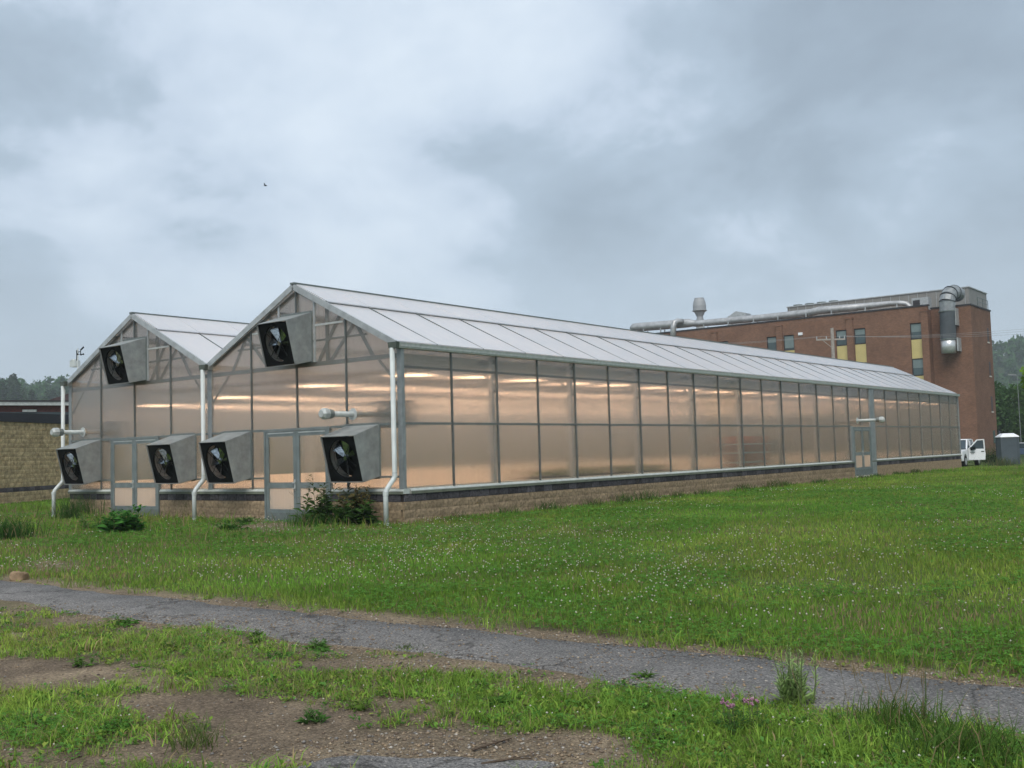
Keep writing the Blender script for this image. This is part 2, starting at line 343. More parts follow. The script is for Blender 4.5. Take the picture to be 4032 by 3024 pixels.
def vnoise(x, y, s):
    x = np.asarray(x)*s+113.7; y = np.asarray(y)*s+71.3; i = np.floor(x).astype(int); j = np.floor(y).astype(int); a = x-i; b = y-j
    a = a*a*(3-2*a); b = b*b*(3-2*b); g = lambda p, q: _perm[p & 255, q & 255]
    return (g(i,j)*(1-a)+g(i+1,j)*a)*(1-b)+(g(i,j+1)*(1-a)+g(i+1,j+1)*a)*b
def fbm(x, y, s): return .5*vnoise(x,y,s)+.3*vnoise(x,y,s*2.1)+.2*vnoise(x,y,s*4.3)

# ================================================================== the setting
def sstep(a, b, x): t = np.clip((x-a)/(b-a), 0, 1); return t*t*(3-2*t)
def gz(x, y):
    x, y = np.asarray(x, float), np.asarray(y, float)
    return -.26*sstep(47, 55, y)*sstep(-14, -4, x) + .05*(fbm(x, y, .35)-.5)*sstep(-10.7, -9.5, y)
EDGE_HI = lambda x: -10.93+.16*(vnoise(x, 0*x+3.3, 1.1)-.5)+.10*(vnoise(x, 0*x+9.1, 4.0)-.5)
EDGE_LO = lambda x: -12.02+.30*(vnoise(x, 0*x+5.5, .8)-.5)+.14*(vnoise(x, 0*x+1.7, 3.6)-.5)
BARE = [(60,1455,180,34,1.1),(430,1525,190,26,1.1),(600,1560,160,30,1.1),(480,1625,190,34,.9),(860,1600,200,22,.9),(1010,1640,330,46,1.2),(330,1345,260,13,.9),(900,1440,300,16,.8),
        (1300,1470,170,14,.9),(760,1400,140,12,.7),(1560,1640,60,22,.5),(1240,1600,120,24,.8)]
LUSH = [(200,1395,230,36,.5),(150,1560,140,52,.8),(60,1530,90,20,.4),(880,1478,170,34,.7),(640,1470,150,34,.35),(1080,1520,150,32,.4),(1300,1545,150,44,.5),(1520,1520,170,46,.6),(1750,1610,330,70,1.0),(2050,1625,180,50,.9),(440,1440,120,26,.35)]
def fore_density(x, y):
    px, py, d = toD(x, y, 0*x)
    v = .42+1.2*(fbm(x, y, 1.6)-.5)
    for cx, cy, rx, ry, a in BARE: v = v-a*np.exp(-(((px-cx)/rx)**2+((py-cy)/ry)**2)**2)
    for cx, cy, rx, ry, a in LUSH: v = v+a*np.exp(-(((px-cx)/rx)**2+((py-cy)/ry)**2)**2)
    return np.clip(v, 0, 1)
def axis(a, b, fine, lo, hi, grow=1.25):
    xs = list(np.arange(a, b+1e-6, fine)); s = fine
    while xs[-1] < hi: s *= grow; xs.append(xs[-1]+s)
    s = fine
    while xs[0] > lo: s *= grow; xs.insert(0, xs[0]-s)
    return np.array(xs)
gx, gy = axis(-2, 20, .14, -1500, 1500), axis(-17.5, 2, .14, -600, 1800)
X, Y = np.meshgrid(gx, gy); X, Y = X.ravel(), Y.ravel()
far = np.hypot(X-CAM[0], Y-CAM[1])
soil = np.array([.31,.245,.175]); dark = np.array([.195,.152,.112]); grav = np.array([.255,.205,.145]); lawn = np.array([.11,.15,.04]); wild = np.array([.05,.085,.025])
w = fbm(X, Y, .9)
Cg = soil+(dark-soil)*sstep(.42,.62,w)[:,None]
fd = np.where(Y < -12.0, fore_density(X, Y), 0)
px, py, _ = toD(X, Y, 0*X)
gr = np.exp(-(((px-1010)/420)**2+((py-1635)/55)**2)**2)+np.exp(-((Y+12.25)/.32)**2)+np.exp(-((Y+10.80)/.2)**2)+.6*np.exp(-(((px-420)/280)**2+((py-1345)/18)**2)**2)
gr += np.exp(-(((px-580)/120)**2+((py-1138)/14)**2)**2)+.8*np.exp(-(((px-110)/70)**2+((py-1222)/14)**2)**2)
gr = np.clip(gr, 0, 1)*(.6+.4*fbm(X, Y, 3))
Cg = Cg+(grav-Cg)*np.clip(gr, 0, 1)[:,None]
lm = sstep(-10.75, -10.2, Y+.5*(fbm(X, Y, 1.3)-.5))*(1-.9*np.clip(gr, 0, 1))
lm = lm*(1-.55*sstep(7, -4, X)*(Y < 2)*sstep(.40, .60, fbm(X+5, Y+3, .5)))
Cg = Cg+(lawn-Cg)*lm[:,None]
Cg = Cg+(np.array([.125,.130,.055])-Cg)*(np.clip(fd*1.1,0,1)*.65)[:,None]
Cg = Cg+(wild-Cg)*sstep(60, 120, far)[:,None]
nx, ny = len(gx), len(gy)
ii = (np.arange(ny-1)[:,None]*nx+np.arange(nx-1)[None]).ravel()
T = np.concatenate([np.stack([ii, ii+1, ii+nx+1], 1), np.stack([ii, ii+nx+1, ii+nx], 1)])
# inside the greenhouse the ground lies under its floor
Zg = gz(X, Y); ins = (X < -.3) & (X > -14.6) & (Y > .3) & (Y < 46.7); Zg[ins] -= .12
g_o = link('ground', tri_mesh('ground', np.stack([X, Y, Zg], 1), T, Cg, ground_m)); tag(g_o, kind='structure')

xs = np.arange(-70, 75, .09); hi, lo = EDGE_HI(xs), EDGE_LO(xs); m_ = MB()
for i, x in enumerate(xs):
    m_.v += [(x, lo[i]-.03, -.03), (x, lo[i], .012), (x, (lo[i]+hi[i])/2, .018), (x, hi[i], .012), (x, hi[i]+.03, -.03)]
    if i:
        for k in range(4): a = (i-1)*5+k; m_.f.append((a, a+5, a+6, a+1))
tag(m_.build('path', asphalt_m, smooth=True), kind='structure')
c0 = G(870, 1672); m_ = MB(); n = 40; ring = []
for k in range(n):
    t = 2*math.pi*k/n; rr = 1+.18*math.sin(3*t+1)+.10*math.sin(7*t)
    ring.append((c0[0]+(math.cos(t)*_r[0]*.62+math.sin(t)*_f[0]*.30)*rr, c0[1]+(math.cos(t)*_r[1]*.62+math.sin(t)*_f[1]*.30)*rr))
m_.v = [(c0[0], c0[1], .014)]+[(x, y, .010) for x, y in ring]+[(c0[0]+(x-c0[0])*1.04, c0[1]+(y-c0[1])*1.04, -.02) for x, y in ring]
for k in range(n): a, b = 1+k, 1+(k+1)%n; m_.f += [(0, a, b), (a, a+n, b+n, b)]
tag(m_.build('asphalt_patch', asphalt_m), kind='structure')

# service road beyond the greenhouse
a = MB(); a.add([(-16,50.4,-.24),(40,54.6,-.24),(40,59.0,-.24),(-16,55.0,-.24)], [(0,1,2,3)]); tag(a.build('service_road', asphalt_m), kind='structure')

# hills on both sides of the valley
def hill_z(x, y):
    z = 60*np.exp(-(((x+60)/420)**2+((y-760)/150)**2))*(.85+.3*fbm(x, y, .006))
    z = z+46*np.exp(-(((x+640)/180)**2+((y-300)/320)**2))*(.8+.4*fbm(x, y, .008))
    return z-1.5
hx, hy = np.linspace(-1100, 700, 91), np.linspace(40, 1150, 61); HX, HY = np.meshgrid(hx, hy); HX, HY = HX.ravel(), HY.ravel()
ii = (np.arange(60)[:,None]*91+np.arange(90)[None]).ravel()
T = np.concatenate([np.stack([ii, ii+1, ii+92], 1), np.stack([ii, ii+92, ii+91], 1)])
HZ = hill_z(HX, HY); ch = np.tile(np.array([[.035,.06,.02]]), (len(HX), 1))
tag(link('hills', tri_mesh('hills', np.stack([HX, HY, HZ], 1), T, ch, ground_m)), kind='structure')

# ================================================================== greenhouse
W, LEN, ZS, ZE, ZR, ZM = 7.4624, 47.02, .862, 4.33, 6.14, 2.397
GH = thing('greenhouse', (0,0,0), 'long twin-gabled greenhouse of clear polycarbonate sheets on a low tan block base', 'greenhouse')
XL = -2*W
slope = (ZR-ZE)/(W/2)
def roof_z(x):                                    # underside line of the gable at x
    u = (-x) % W; return ZE+slope*min(u, W-u)
DOORS = [(-5.065, -2.49), (-12.465, -9.92)]; SD = (29.70, 31.98)

# --- base wall with blocks
fw = MB(); t0, t1 = .03, .22                      # core between the two faces
def base_core(a, b, horiz):
    if horiz: fw.box((a, t0, -.3), (b, t1, .70))
    else: fw.box((-t1, a, -.3), (-t0, b, .70))
base_core(-2.49, -.22, 1); base_core(-9.92, -5.065, 1); base_core(XL+.22, -12.465, 1)
base_core(t0, SD[0], 0); base_core(SD[1], LEN, 0)
fw.box((XL+t0, t0, -.3), (XL+t1, LEN-.2, .70)); fw.box((XL+.22, LEN-t1, -.3), (-.22, LEN-t0, .70))
FW = fw.build('foundation_wall', mortar, GH)
for a_, b_, hz_ in ((-2.49,-.03,1),(-9.92,-5.065,1),(XL+.03,-12.465,1),(-.01,SD[0],0),(SD[1],LEN,0)):
    j_ = MB().box((a_,-.004,.524),(b_,.029,.702)) if hz_ else MB().box((.004,a_,.524),(-.029,b_,.702))
    j_.build('joint_backing', core_m, FW)
def block_mesh(nm, m, w, h, d, seed):
    r = random.Random(seed); mb = MB(); g = 3; n = 5
    vs, fs = [], []
    for i in range(n):
        for j in range(g+1):
            e_ = 0 if i in (0, n-1) or j in (0, g) else 1
            vs.append(((i/(n-1)-.5)*w, -d-(.010*r.random()+.004)*e_, (j/g-.5)*h))
    for i in range(n-1):
        for j in range(g): a_ = i*(g+1)+j; fs.append((a_, a_+g+1, a_+g+2, a_+1))
    k = len(vs); vs += [(-w/2,0,-h/2),(w/2,0,-h/2),(w/2,0,h/2),(-w/2,0,h/2)]
    c00, c10, c11, c01 = 0, (n-1)*(g+1), (n-1)*(g+1)+g, g
    fs += [(k, k+1, c10, c00), (k+1, k+2, c11, c10), (k+2, k+3, c01, c11), (k+3, k, c00, c01)]
    return mb.add(vs, fs).mesh(nm, m)
BL, BH = .403, .190
dark_meshes = [block_mesh('dark_block', dark_m, BL-.016, BH-.010, .055, s) for s in range(5)]
tan_meshes = [block_mesh('tan_block', tan_m, BL-.005, BH-.003, .050, s) for s in range(6)]
rows_t = [.425, .233, .041]
runs = [('f', -.02, -2.49), ('f', -5.065, -9.92), ('f', -12.465, XL), ('s', .0, SD[0]), ('s', SD[1], LEN)]
tan_list = []
def place_block(me, nm, kind, u, z, parent, wd=1.0):
    loc = (u, t0+.004, z) if kind == 'f' else (-t0-.004, u, z)
    return inst(me, nm, parent, loc, 0 if kind == 'f' else math.pi/2, (wd, 1, 1) if wd != 1 else None)
for kind, a_, b_ in runs:
    lo_, hi_ = min(a_, b_), max(a_, b_)
    for row, z in enumerate([.617]+rows_t):
        u = lo_ - (BL/2 if row % 2 else 0)
        while u < hi_-.03:
            s0, s1 = max(u, lo_), min(u+BL, hi_)
            if s1-s0 > .06:
                cc, ww = (s0+s1)/2, (s1-s0)/BL
                if row == 0: place_block(random.choice(dark_meshes), 'dark_block', kind, cc, z, FW, ww)
                else:
                    P = np.array((cc, 0, z) if kind == 'f' else (0, cc, z)); tan_list.append((np.linalg.norm(P-CAM), kind, cc, z, ww))
            u += BL
tan_list.sort()
rest = MB()
for i, (d, kind, cc, z, ww) in enumerate(tan_list):
    if i < 298: place_block(random.choice(tan_meshes), 'tan_block', kind, cc, z, FW, ww)
    else:
        h = ww*BL/2-.003; q = (.018+.03*random.random())*0+.022
        if kind == 'f': rest.box((cc-h, t0+.004, z-BH/2+.003), (cc+h, -.03-random.random()*.008, z+BH/2-.003))
        else: rest.box((-t0-.004, cc-h, z-BH/2+.003), (.03+random.random()*.008, cc+h, z+BH/2-.003))
tag(rest.build('block_rows', tan_m, FW), kind='stuff')
# painted inner face of the base and the floor
kn = MB(); kn.box((-2.4,.225,-.05),(-.5,.30,.86)); kn.box((-9.85,.225,-.05),(-5.12,.30,.86)); kn.box((XL+.5,.225,-.05),(-12.52,.30,.86))
kn.build('knee_wall', cream, GH)
kn = MB(); kn.box((-.30,.31,-.05),(-.225,SD[0]-.05,.86)); kn.box((-.30,SD[1]+.05,-.05),(-.225,LEN-.31,.86)); kn.build('knee_wall', cream, GH)
MB().box((XL+.225,.31,-.05),(XL+.30,LEN-.31,1.06)).build('knee_wall', cream, GH)
MB().box((XL+.31,LEN-.30,-.05),(-.31,LEN-.225,1.06)).build('knee_wall', cream, GH)
MB().box((XL+.1,.1,-.06),(-.1,LEN-.1,.02)).build('floor', concrete, GH)

# --- metal sill ledge on top of the blocks
def ledge(a, b, horiz, end=0):
    mb = MB()
    prof = [(.02,.714),(.02,.79),(.0,.80),(-.02,.835),(-.20,.835),(-.20,.714)]      # (outward, z)
    if horiz: mb.prism([(a, -o_-.03, z) for o_, z in prof], (b-a, 0, 0))
    else: mb.prism([(o_+.03, a, z) for o_, z in prof], (0, b-a, 0))
    mb.build('sill_ledge', sill_m, GH)
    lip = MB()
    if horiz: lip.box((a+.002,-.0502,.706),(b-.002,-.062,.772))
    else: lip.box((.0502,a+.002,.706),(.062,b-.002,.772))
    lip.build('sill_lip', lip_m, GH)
ledge(-2.47, .05, 1); ledge(-9.90, -5.085, 1); ledge(XL-.05, -12.485, 1); ledge(.23, SD[0]-.02, 0); ledge(SD[1]+.02, LEN+.05, 0)

# --- columns, mullions, rails
def part(name, m): return lambda mb: mb.build(name, m, GH)
mull_s = [1.83*i for i in range(1, 17)]+[34.30,36.13,37.96,39.78,41.61,43.40,45.20]
mm = MB().box((-.021,-.019,ZS-.03),(.040,.019,4.20)).mesh('mullion', mull_m)
for y in mull_s: inst(mm, 'mullion', GH, (0,y,0))
inst(MB().box((-.021,-.02,ZM+.03),(.040,.02,4.20)).mesh('mullion', mull_m), 'mullion', GH, (0,30.81,0))
MB().box((-.10,-.025,.835),(.045,.085,4.20)).build('corner_post', post_m, GH)
MB().box((-.10,LEN-.06,.835),(.045,LEN+.04,4.20)).build('corner_post', post_m, GH)
MB().box((XL-.045,-.025,.835),(XL+.12,.085,4.20)).build('corner_post', post_m, GH)
MB().box((-W-.09,-.03,.835),(-W+.09,.06,4.20)).build('corner_post', post_m, GH)
MB().box((-.03,SD[1]+.0,.02),(.055,SD[1]+.62,4.2)).build('door_post', post_m, GH)
MB().box((-.03,SD[0]-.30,.72),(.050,SD[0]-.0,ZM)).build('door_post', post_m, GH)
MB().box((-.017,.09,ZM-.028),(.030,SD[0]-.31,ZM+.028)).build('rail', darkalu, GH)
MB().box((-.017,SD[1]+.63,ZM-.028),(.030,LEN-.07,ZM+.028)).build('rail', darkalu, GH)
MB().box((-.075,.09,3.74),(-.025,LEN-.07,3.80)).build('rail', darkalu, GH)
for k in range(2):
    x0 = -k*W
    for q in (.25,.5,.75):
        x = x0-W*q; top = roof_z(x)-.10
        lo_ = ZM+.03 if q == .5 else ZS-.03
        MB().box((x-.019,-.042,lo_),(x+.019,.010,top)).build('mullion', mull_m, GH)
    dl, dr = DOORS[k]
    MB().box((x0-W+.10,-.034,ZM-.03),(dl-.01,.008,ZM+.03)).build('rail', darkalu, GH); MB().box((dr+.01,-.034,ZM-.03),(x0-.09,.008,ZM+.03)).build('rail', darkalu, GH)
    MB().box((x0-W+.10,-.028,1.10),(dl-.01,.006,1.15)).build('rail', darkalu, GH); MB().box((dr+.01,-.028,1.10),(x0-.09,.006,1.15)).build('rail', darkalu, GH)
    for sgn in (0, 1):                            # short rails high in the gable
        xa = x0-1.93 if sgn == 0 else x0-W+1.93; xb = x0-3.05 if sgn == 0 else x0-W+3.05
        MB().box((min(xa,xb),-.032,5.02),(max(xa,xb),.006,5.07)).build('rail', alu, GH)
    for xx in (-3.02, -4.42): MB().box((x0+xx-.03,-.036,4.10),(x0+xx+.03,.006,roof_z(x0+xx)-.1)).build('gable_stud', galv, GH)

# --- wall sheets
def sheet(poly, off, m=None): MB().prism(poly, off).build('wall_panel', m or wall_pc, GH)
TH = .012
ys = [.085]+mull_s[:16]
for i in range(16):
    a_, b_ = ys[i], ys[i+1]
    sheet([(0,a_+.001,.80),(0,b_-.001,.80),(0,b_-.001,ZM-.001),(0,a_+.001,ZM-.001)], (-TH,0,0))
    sheet([(0,a_+.001,ZM+.001),(0,b_-.001,ZM+.001),(0,b_-.001,4.24),(0,a_+.001,4.24)], (-TH,0,0))
for a_, b_ in ((29.28,30.80),(30.82,SD[1])): sheet([(0,a_+.002,ZM+.03),(0,b_-.002,ZM+.03),(0,b_-.002,4.24),(0,a_+.002,4.24)], (-TH,0,0))
ys = [SD[1]+.6]+mull_s[16:]+[LEN-.05]
for a_, b_ in zip(ys, ys[1:]):
    for z0_, z1_ in ((.80, ZM-.001), (ZM+.001, 4.24)): sheet([(0,a_+.001,z0_),(0,b_-.001,z0_),(0,b_-.001,z1_),(0,a_+.001,z1_)], (-TH,0,0))
for k in range(2):
    x0 = -k*W; cut = [0, .25, .5, .75, 1]; dl, dr = DOORS[k]
    for q0, q1 in zip(cut, cut[1:]):
        xa, xb = x0-W*q1+.001, x0-W*q0-.001
        sheet([(xa,0,ZM+.001),(xb,0,ZM+.001),(xb,0,roof_z(xb)-.03),(xa,0,roof_z(xa)-.03)], (0,TH,0))
    for xa, xb in ((dr+.002,x0-W*.25-.001),(x0-W*.25+.001,x0-.001),(x0-W+.001,x0-W*.75-.001),(x0-W*.75+.001,dl-.002)):
        sheet([(xa,0,.80),(xb,0,.80),(xb,0,ZM-.001),(xa,0,ZM-.001)], (0,TH,0))
# far and left walls in larger sheets
for i in range(13):
    a_, b_ = .1+i*3.6, .1+(i+1)*3.6
    sheet([(XL,a_+.01,.80),(XL,b_-.01,.80),(XL,b_-.01,4.24),(XL,a_+.01,4.24)], (TH,0,0), far_pc)
    MB().box((XL-.04,b_-.03,.8),(XL+.02,b_+.03,4.2)).build('mullion', alu, GH)
for k in range(2):
    for q0, q1 in ((0,.5),(.5,1)):
        xa, xb = -k*W-W*q1+.01, -k*W-W*q0-.01
        sheet([(xa,LEN,.80),(xb,LEN,.80),(xb,LEN,roof_z(xb)-.03),(xa,LEN,roof_z(xa)-.03)], (0,-TH,0), far_pc)

# --- roof: sheets between seams, raised ridge vents, gutters
seams = [-.06]+[1.42+1.83*i for i in range(25)]+[LEN+.06]
rt = .028
nxz = Vector((slope,0,1)).normalized()
def roof_sheet(name, xa, za, xb, zb, y0, y1, nrm, lift=0):
    n_ = Vector(nrm).normalized(); p = [Vector((xa,y0,za)), Vector((xb,y0,zb)), Vector((xb,y1,zb)), Vector((xa,y1,za))]
    o_ = MB().prism([q_+n_*lift for q_ in p], n_*rt).build(name, roof_pc, GH)
    o_.data.materials.append(roof_in); o_.data.polygons[0].material_index = 1      # the inner skin of the twin-wall sheet
for k in range(2):
    x0 = -k*W; xr = x0-W/2
    for side in (1, -1):
        xe = x0-.08 if side > 0 else x0-W+.08
        zE = ZE-slope*0+.08*slope*0+.04
        xv = xr+side*(W/2-2.545)*1.0; zv = ZR-slope*abs(xv-xr)
        for y0, y1 in zip(seams, seams[1:]):
            roof_sheet('roof_panel', xe, ZR-slope*abs(xe-xr), xv, zv, y0+.014, y1-.014, (side*slope,0,1))
        for y0, y1 in zip(seams[:1]+seams[1::1], seams[1:]):
            xo = xv+side*.06
            roof_sheet('vent_panel', xo, ZR-slope*abs(xo-xr), xr+side*.03, ZR-slope*.03, y0+.010, y1-.010, (side*slope,0,1), .055)
        bar = MB()
        bar.beam((xv+side*.02,-.08,zv+.035),(xv+side*.02,LEN+.08,zv+.035),.075,.05); bar.build('vent_bar', darkalu, GH)
        for y in seams[1:-1]:
            MB().beam((xe,y,ZR-slope*abs(xe-xr)+.012),(xv+side*.05,y,zv+.012),.034,.040).build('roof_bar', mull_m, GH)
        for yy in (-.10, LEN+.06):                # rake trim
            MB().beam((x0-.06 if side>0 else x0-W+.06, yy, ZE-.01),(xr,yy,ZR-.01),.05,.15).build('rake_trim', galv, GH)
    MB().beam((xr,-.14,ZR+.075),(xr,LEN+.10,ZR+.075),.16,.05).build('ridge_cap', darkalu, GH)
for gxp in (0, -W, XL):
    gprof = [(-.10,.0),(-.13,.13),(-.115,.13),(-.085,.02),(.085,.02),(.115,.13),(.13,.13),(.10,.0)]
    z0_ = 4.205
    MB().prism([(gxp+a_, -.16, z0_+b_) for a_, b_ in gprof], (0,LEN+.32,0)).build('gutter', alu, GH)
    cp = MB(); cp.prism([(gxp-.125,-.165,z0_-.015),(gxp+.125,-.165,z0_-.015),(gxp+.145,-.165,z0_+.135),(gxp-.145,-.165,z0_+.135)], (0,-.11,0)); cp.build('gutter_cap', cap_green, GH)
MB().box((-.04,-.10,4.245),(.118,LEN,4.33)).build('eave_trim', alu, GH)

# --- downspouts
def downspout(x, foot):
    yk = foot; y1 = -.245
    pts = [(x,y1,4.20),(x,y1,1.16),(x,y1-.03,1.09),(x,(y1+yk)/2,.96),(x,yk+.04,.84),(x,yk,.74),(x,yk,-.04)]
    d_ = MB().tube(pts, .060, 14).build('downspout', white_pvc, GH, smooth=True)
    for z in (1.13, .70): MB().tube([(x, y1 if z > 1 else yk, z), (x, y1 if z > 1 else yk, z+.09)], .068, 14).build('coupling', white_pvc, d_, smooth=False)
    MB().tube([(x,y1,1.20),(x,y1,1.225)], .066, 12).build('strap', black_metal, d_)
    MB().tube([(x,yk,-.04),(x,yk,.05)], .068, 12).build('foot_socket', white_pvc, d_)
downspout(-.03, -.56); downspout(-W, -.56); downspout(XL, -.56)

# --- trusses and inside columns at every second bay
tr_y = [.065]+[3.66*i for i in range(1, 13)]+[LEN-.2]
darkgalv = mat('truss_metal', (.24,.26,.26), .55, .2, .15, 4)
truss_m = mat('pale_galvanized', (.58,.60,.59), .55, .1, .12, 4)
tm = MB()
for sgn in (1, -1):
    fx = lambda u: -u if sgn > 0 else -(W-u)
    P = lambda u, z: (fx(u), 0, z)
    tm.beam(P(2.62,4.02),P(2.62,5.46),.06,.09); tm.beam(P(2.55,4.04),P(1.60,5.00),.05,.08); tm.beam(P(1.60,5.02),P(.95,4.06),.05,.08)
    tm.beam(P(3.0,4.04),P(2.15,5.22),.05,.08); tm.beam(P(.78,3.98),P(.05,3.25),.045,.05); tm.beam(P(.06,4.30),P(W/2,6.02),.06,.09)
tm.beam((-.05,0,4.05),(-W+.05,0,4.05),.06,.11); tm.beam((-W/2,0,4.05),(-W/2,0,6.0),.05,.06); tm.beam((-1.2,0,4.66),(-W+1.2,0,4.66),.04,.05)
tme = tm.mesh('truss', darkgalv)
colm = MB().box((-.07,-.06,.02),(.07,.06,4.2)).mesh('column', truss_m)
for y in tr_y:
    for k in range(2): inst(tme, 'truss', GH, (-k*W, y, 0))
    for x in (-.42, -W, XL+.42):
        if y > 1: inst(colm, 'column', GH, (x if x == -W else x*1.0+(.24 if x > -1 else -.24), y, 0))
for k in range(2):
    for u in (1.3, 2.62, W-1.3, W-2.62):
        x = -k*W-u; MB().box((x-.03,.3,roof_z(x)-.16),(x+.03,LEN-.3,roof_z(x)-.08)).build('purlin', galv, GH)

# --- folded shade curtain along the eave
MB().box((-.62,.4,3.86),(-.50,LEN-.4,4.16)).build('shade_curtain', mat('grey_curtain', (.46,.48,.46), .8, 0, .25, 3, stretch=(1,.4,14)), GH)
# --- doors
def door(name, horiz, a, b, zb, zt, glass, lower):
    """frame, two leaves with an upper and a lower pane, kick plates and a lever"""
    def bx(mb, u0, u1, z0_, z1_, d0, d1):
        if horiz: mb.box((u0,-d1,z0_),(u1,-d0,z1_))
        else: mb.box((d0,u0,z0_),(d1,u1,z1_))
        return mb
    D_ = bx(bx(bx(MB(), a, a+.06, zb, zt, -.05, .06), b-.06, b, zb, zt, -.05, .06), a+.06, b-.06, zt-.06, zt, -.05, .058).build('door', door_m, GH)
    mid = (a+b)/2
    for u0, u1 in ((a+.065, mid-.006), (mid+.006, b-.065)):
        st = .115
        lf = MB(); bx(lf, u0, u0+st, zb+.02, zt-.065, -.0, .045); bx(lf, u1-st, u1, zb+.02, zt-.065, -.0, .045)
        bx(lf, u0+st, u1-st, zt-.20, zt-.065, .0, .044); bx(lf, u0+st, u1-st, zb+.95, zb+1.10, .0, .044); bx(lf, u0+st, u1-st, zb+.02, zb+.36, .0, .044)
        bx(lf, u0+st, u1-st, zb+.36, zb+.40, .0, .05)
        lf.build('leaf_frame', door_m, D_)
        bx(MB(), u0+.02, u1-.02, zb+.05, zb+.31, .0455, .050).build('kick_plate', darkalu, D_)
        bx(MB(), u0+st, u1-st, zb+1.10, zt-.20, .018, .026).build('glass_pane', glass, D_)
        bx(MB(), u0+st, u1-st, zb+.40, zb+.95, .018, .026).build('glass_pane', lower, D_)
        cl = MB(); bx(cl, u0+.10, u1-.10, zt-.125, zt-.10, .046, .060); cl.build('drip_strip', alu, D_)
    hd = MB(); bx(hd, mid-.075, mid-.035, zb+.88, zb+1.18, .046, .062); bx(hd, mid-.12, mid-.02, zb+1.08, zb+1.11, .062, .10); bx(hd, mid-.11, mid-.02, zb+.93, zb+.96, .062, .10)
    hd.build('handle', alu, D_)
    bx(MB(), a+.02, b-.02, zb-.05, zb+.018, -.05, .12).build('threshold', concrete, D_)
lower_pc = panel_mat('polycarbonate_infill', .45, .6, (.95,.95,.93), (.88,.82,.74), .03)
upper_pc = panel_mat('clear_door_pane', .08, .05, (.95,.95,.93), (.6,.6,.56))
door('door', True, DOORS[0][0], DOORS[0][1], -.09, 2.42, upper_pc, lower_pc)
door('door', True, DOORS[1][0], DOORS[1][1], -.06, 2.42, upper_pc, lower_pc)
door('door', False, SD[0], SD[1], .10, 2.38, upper_pc, lower_pc)

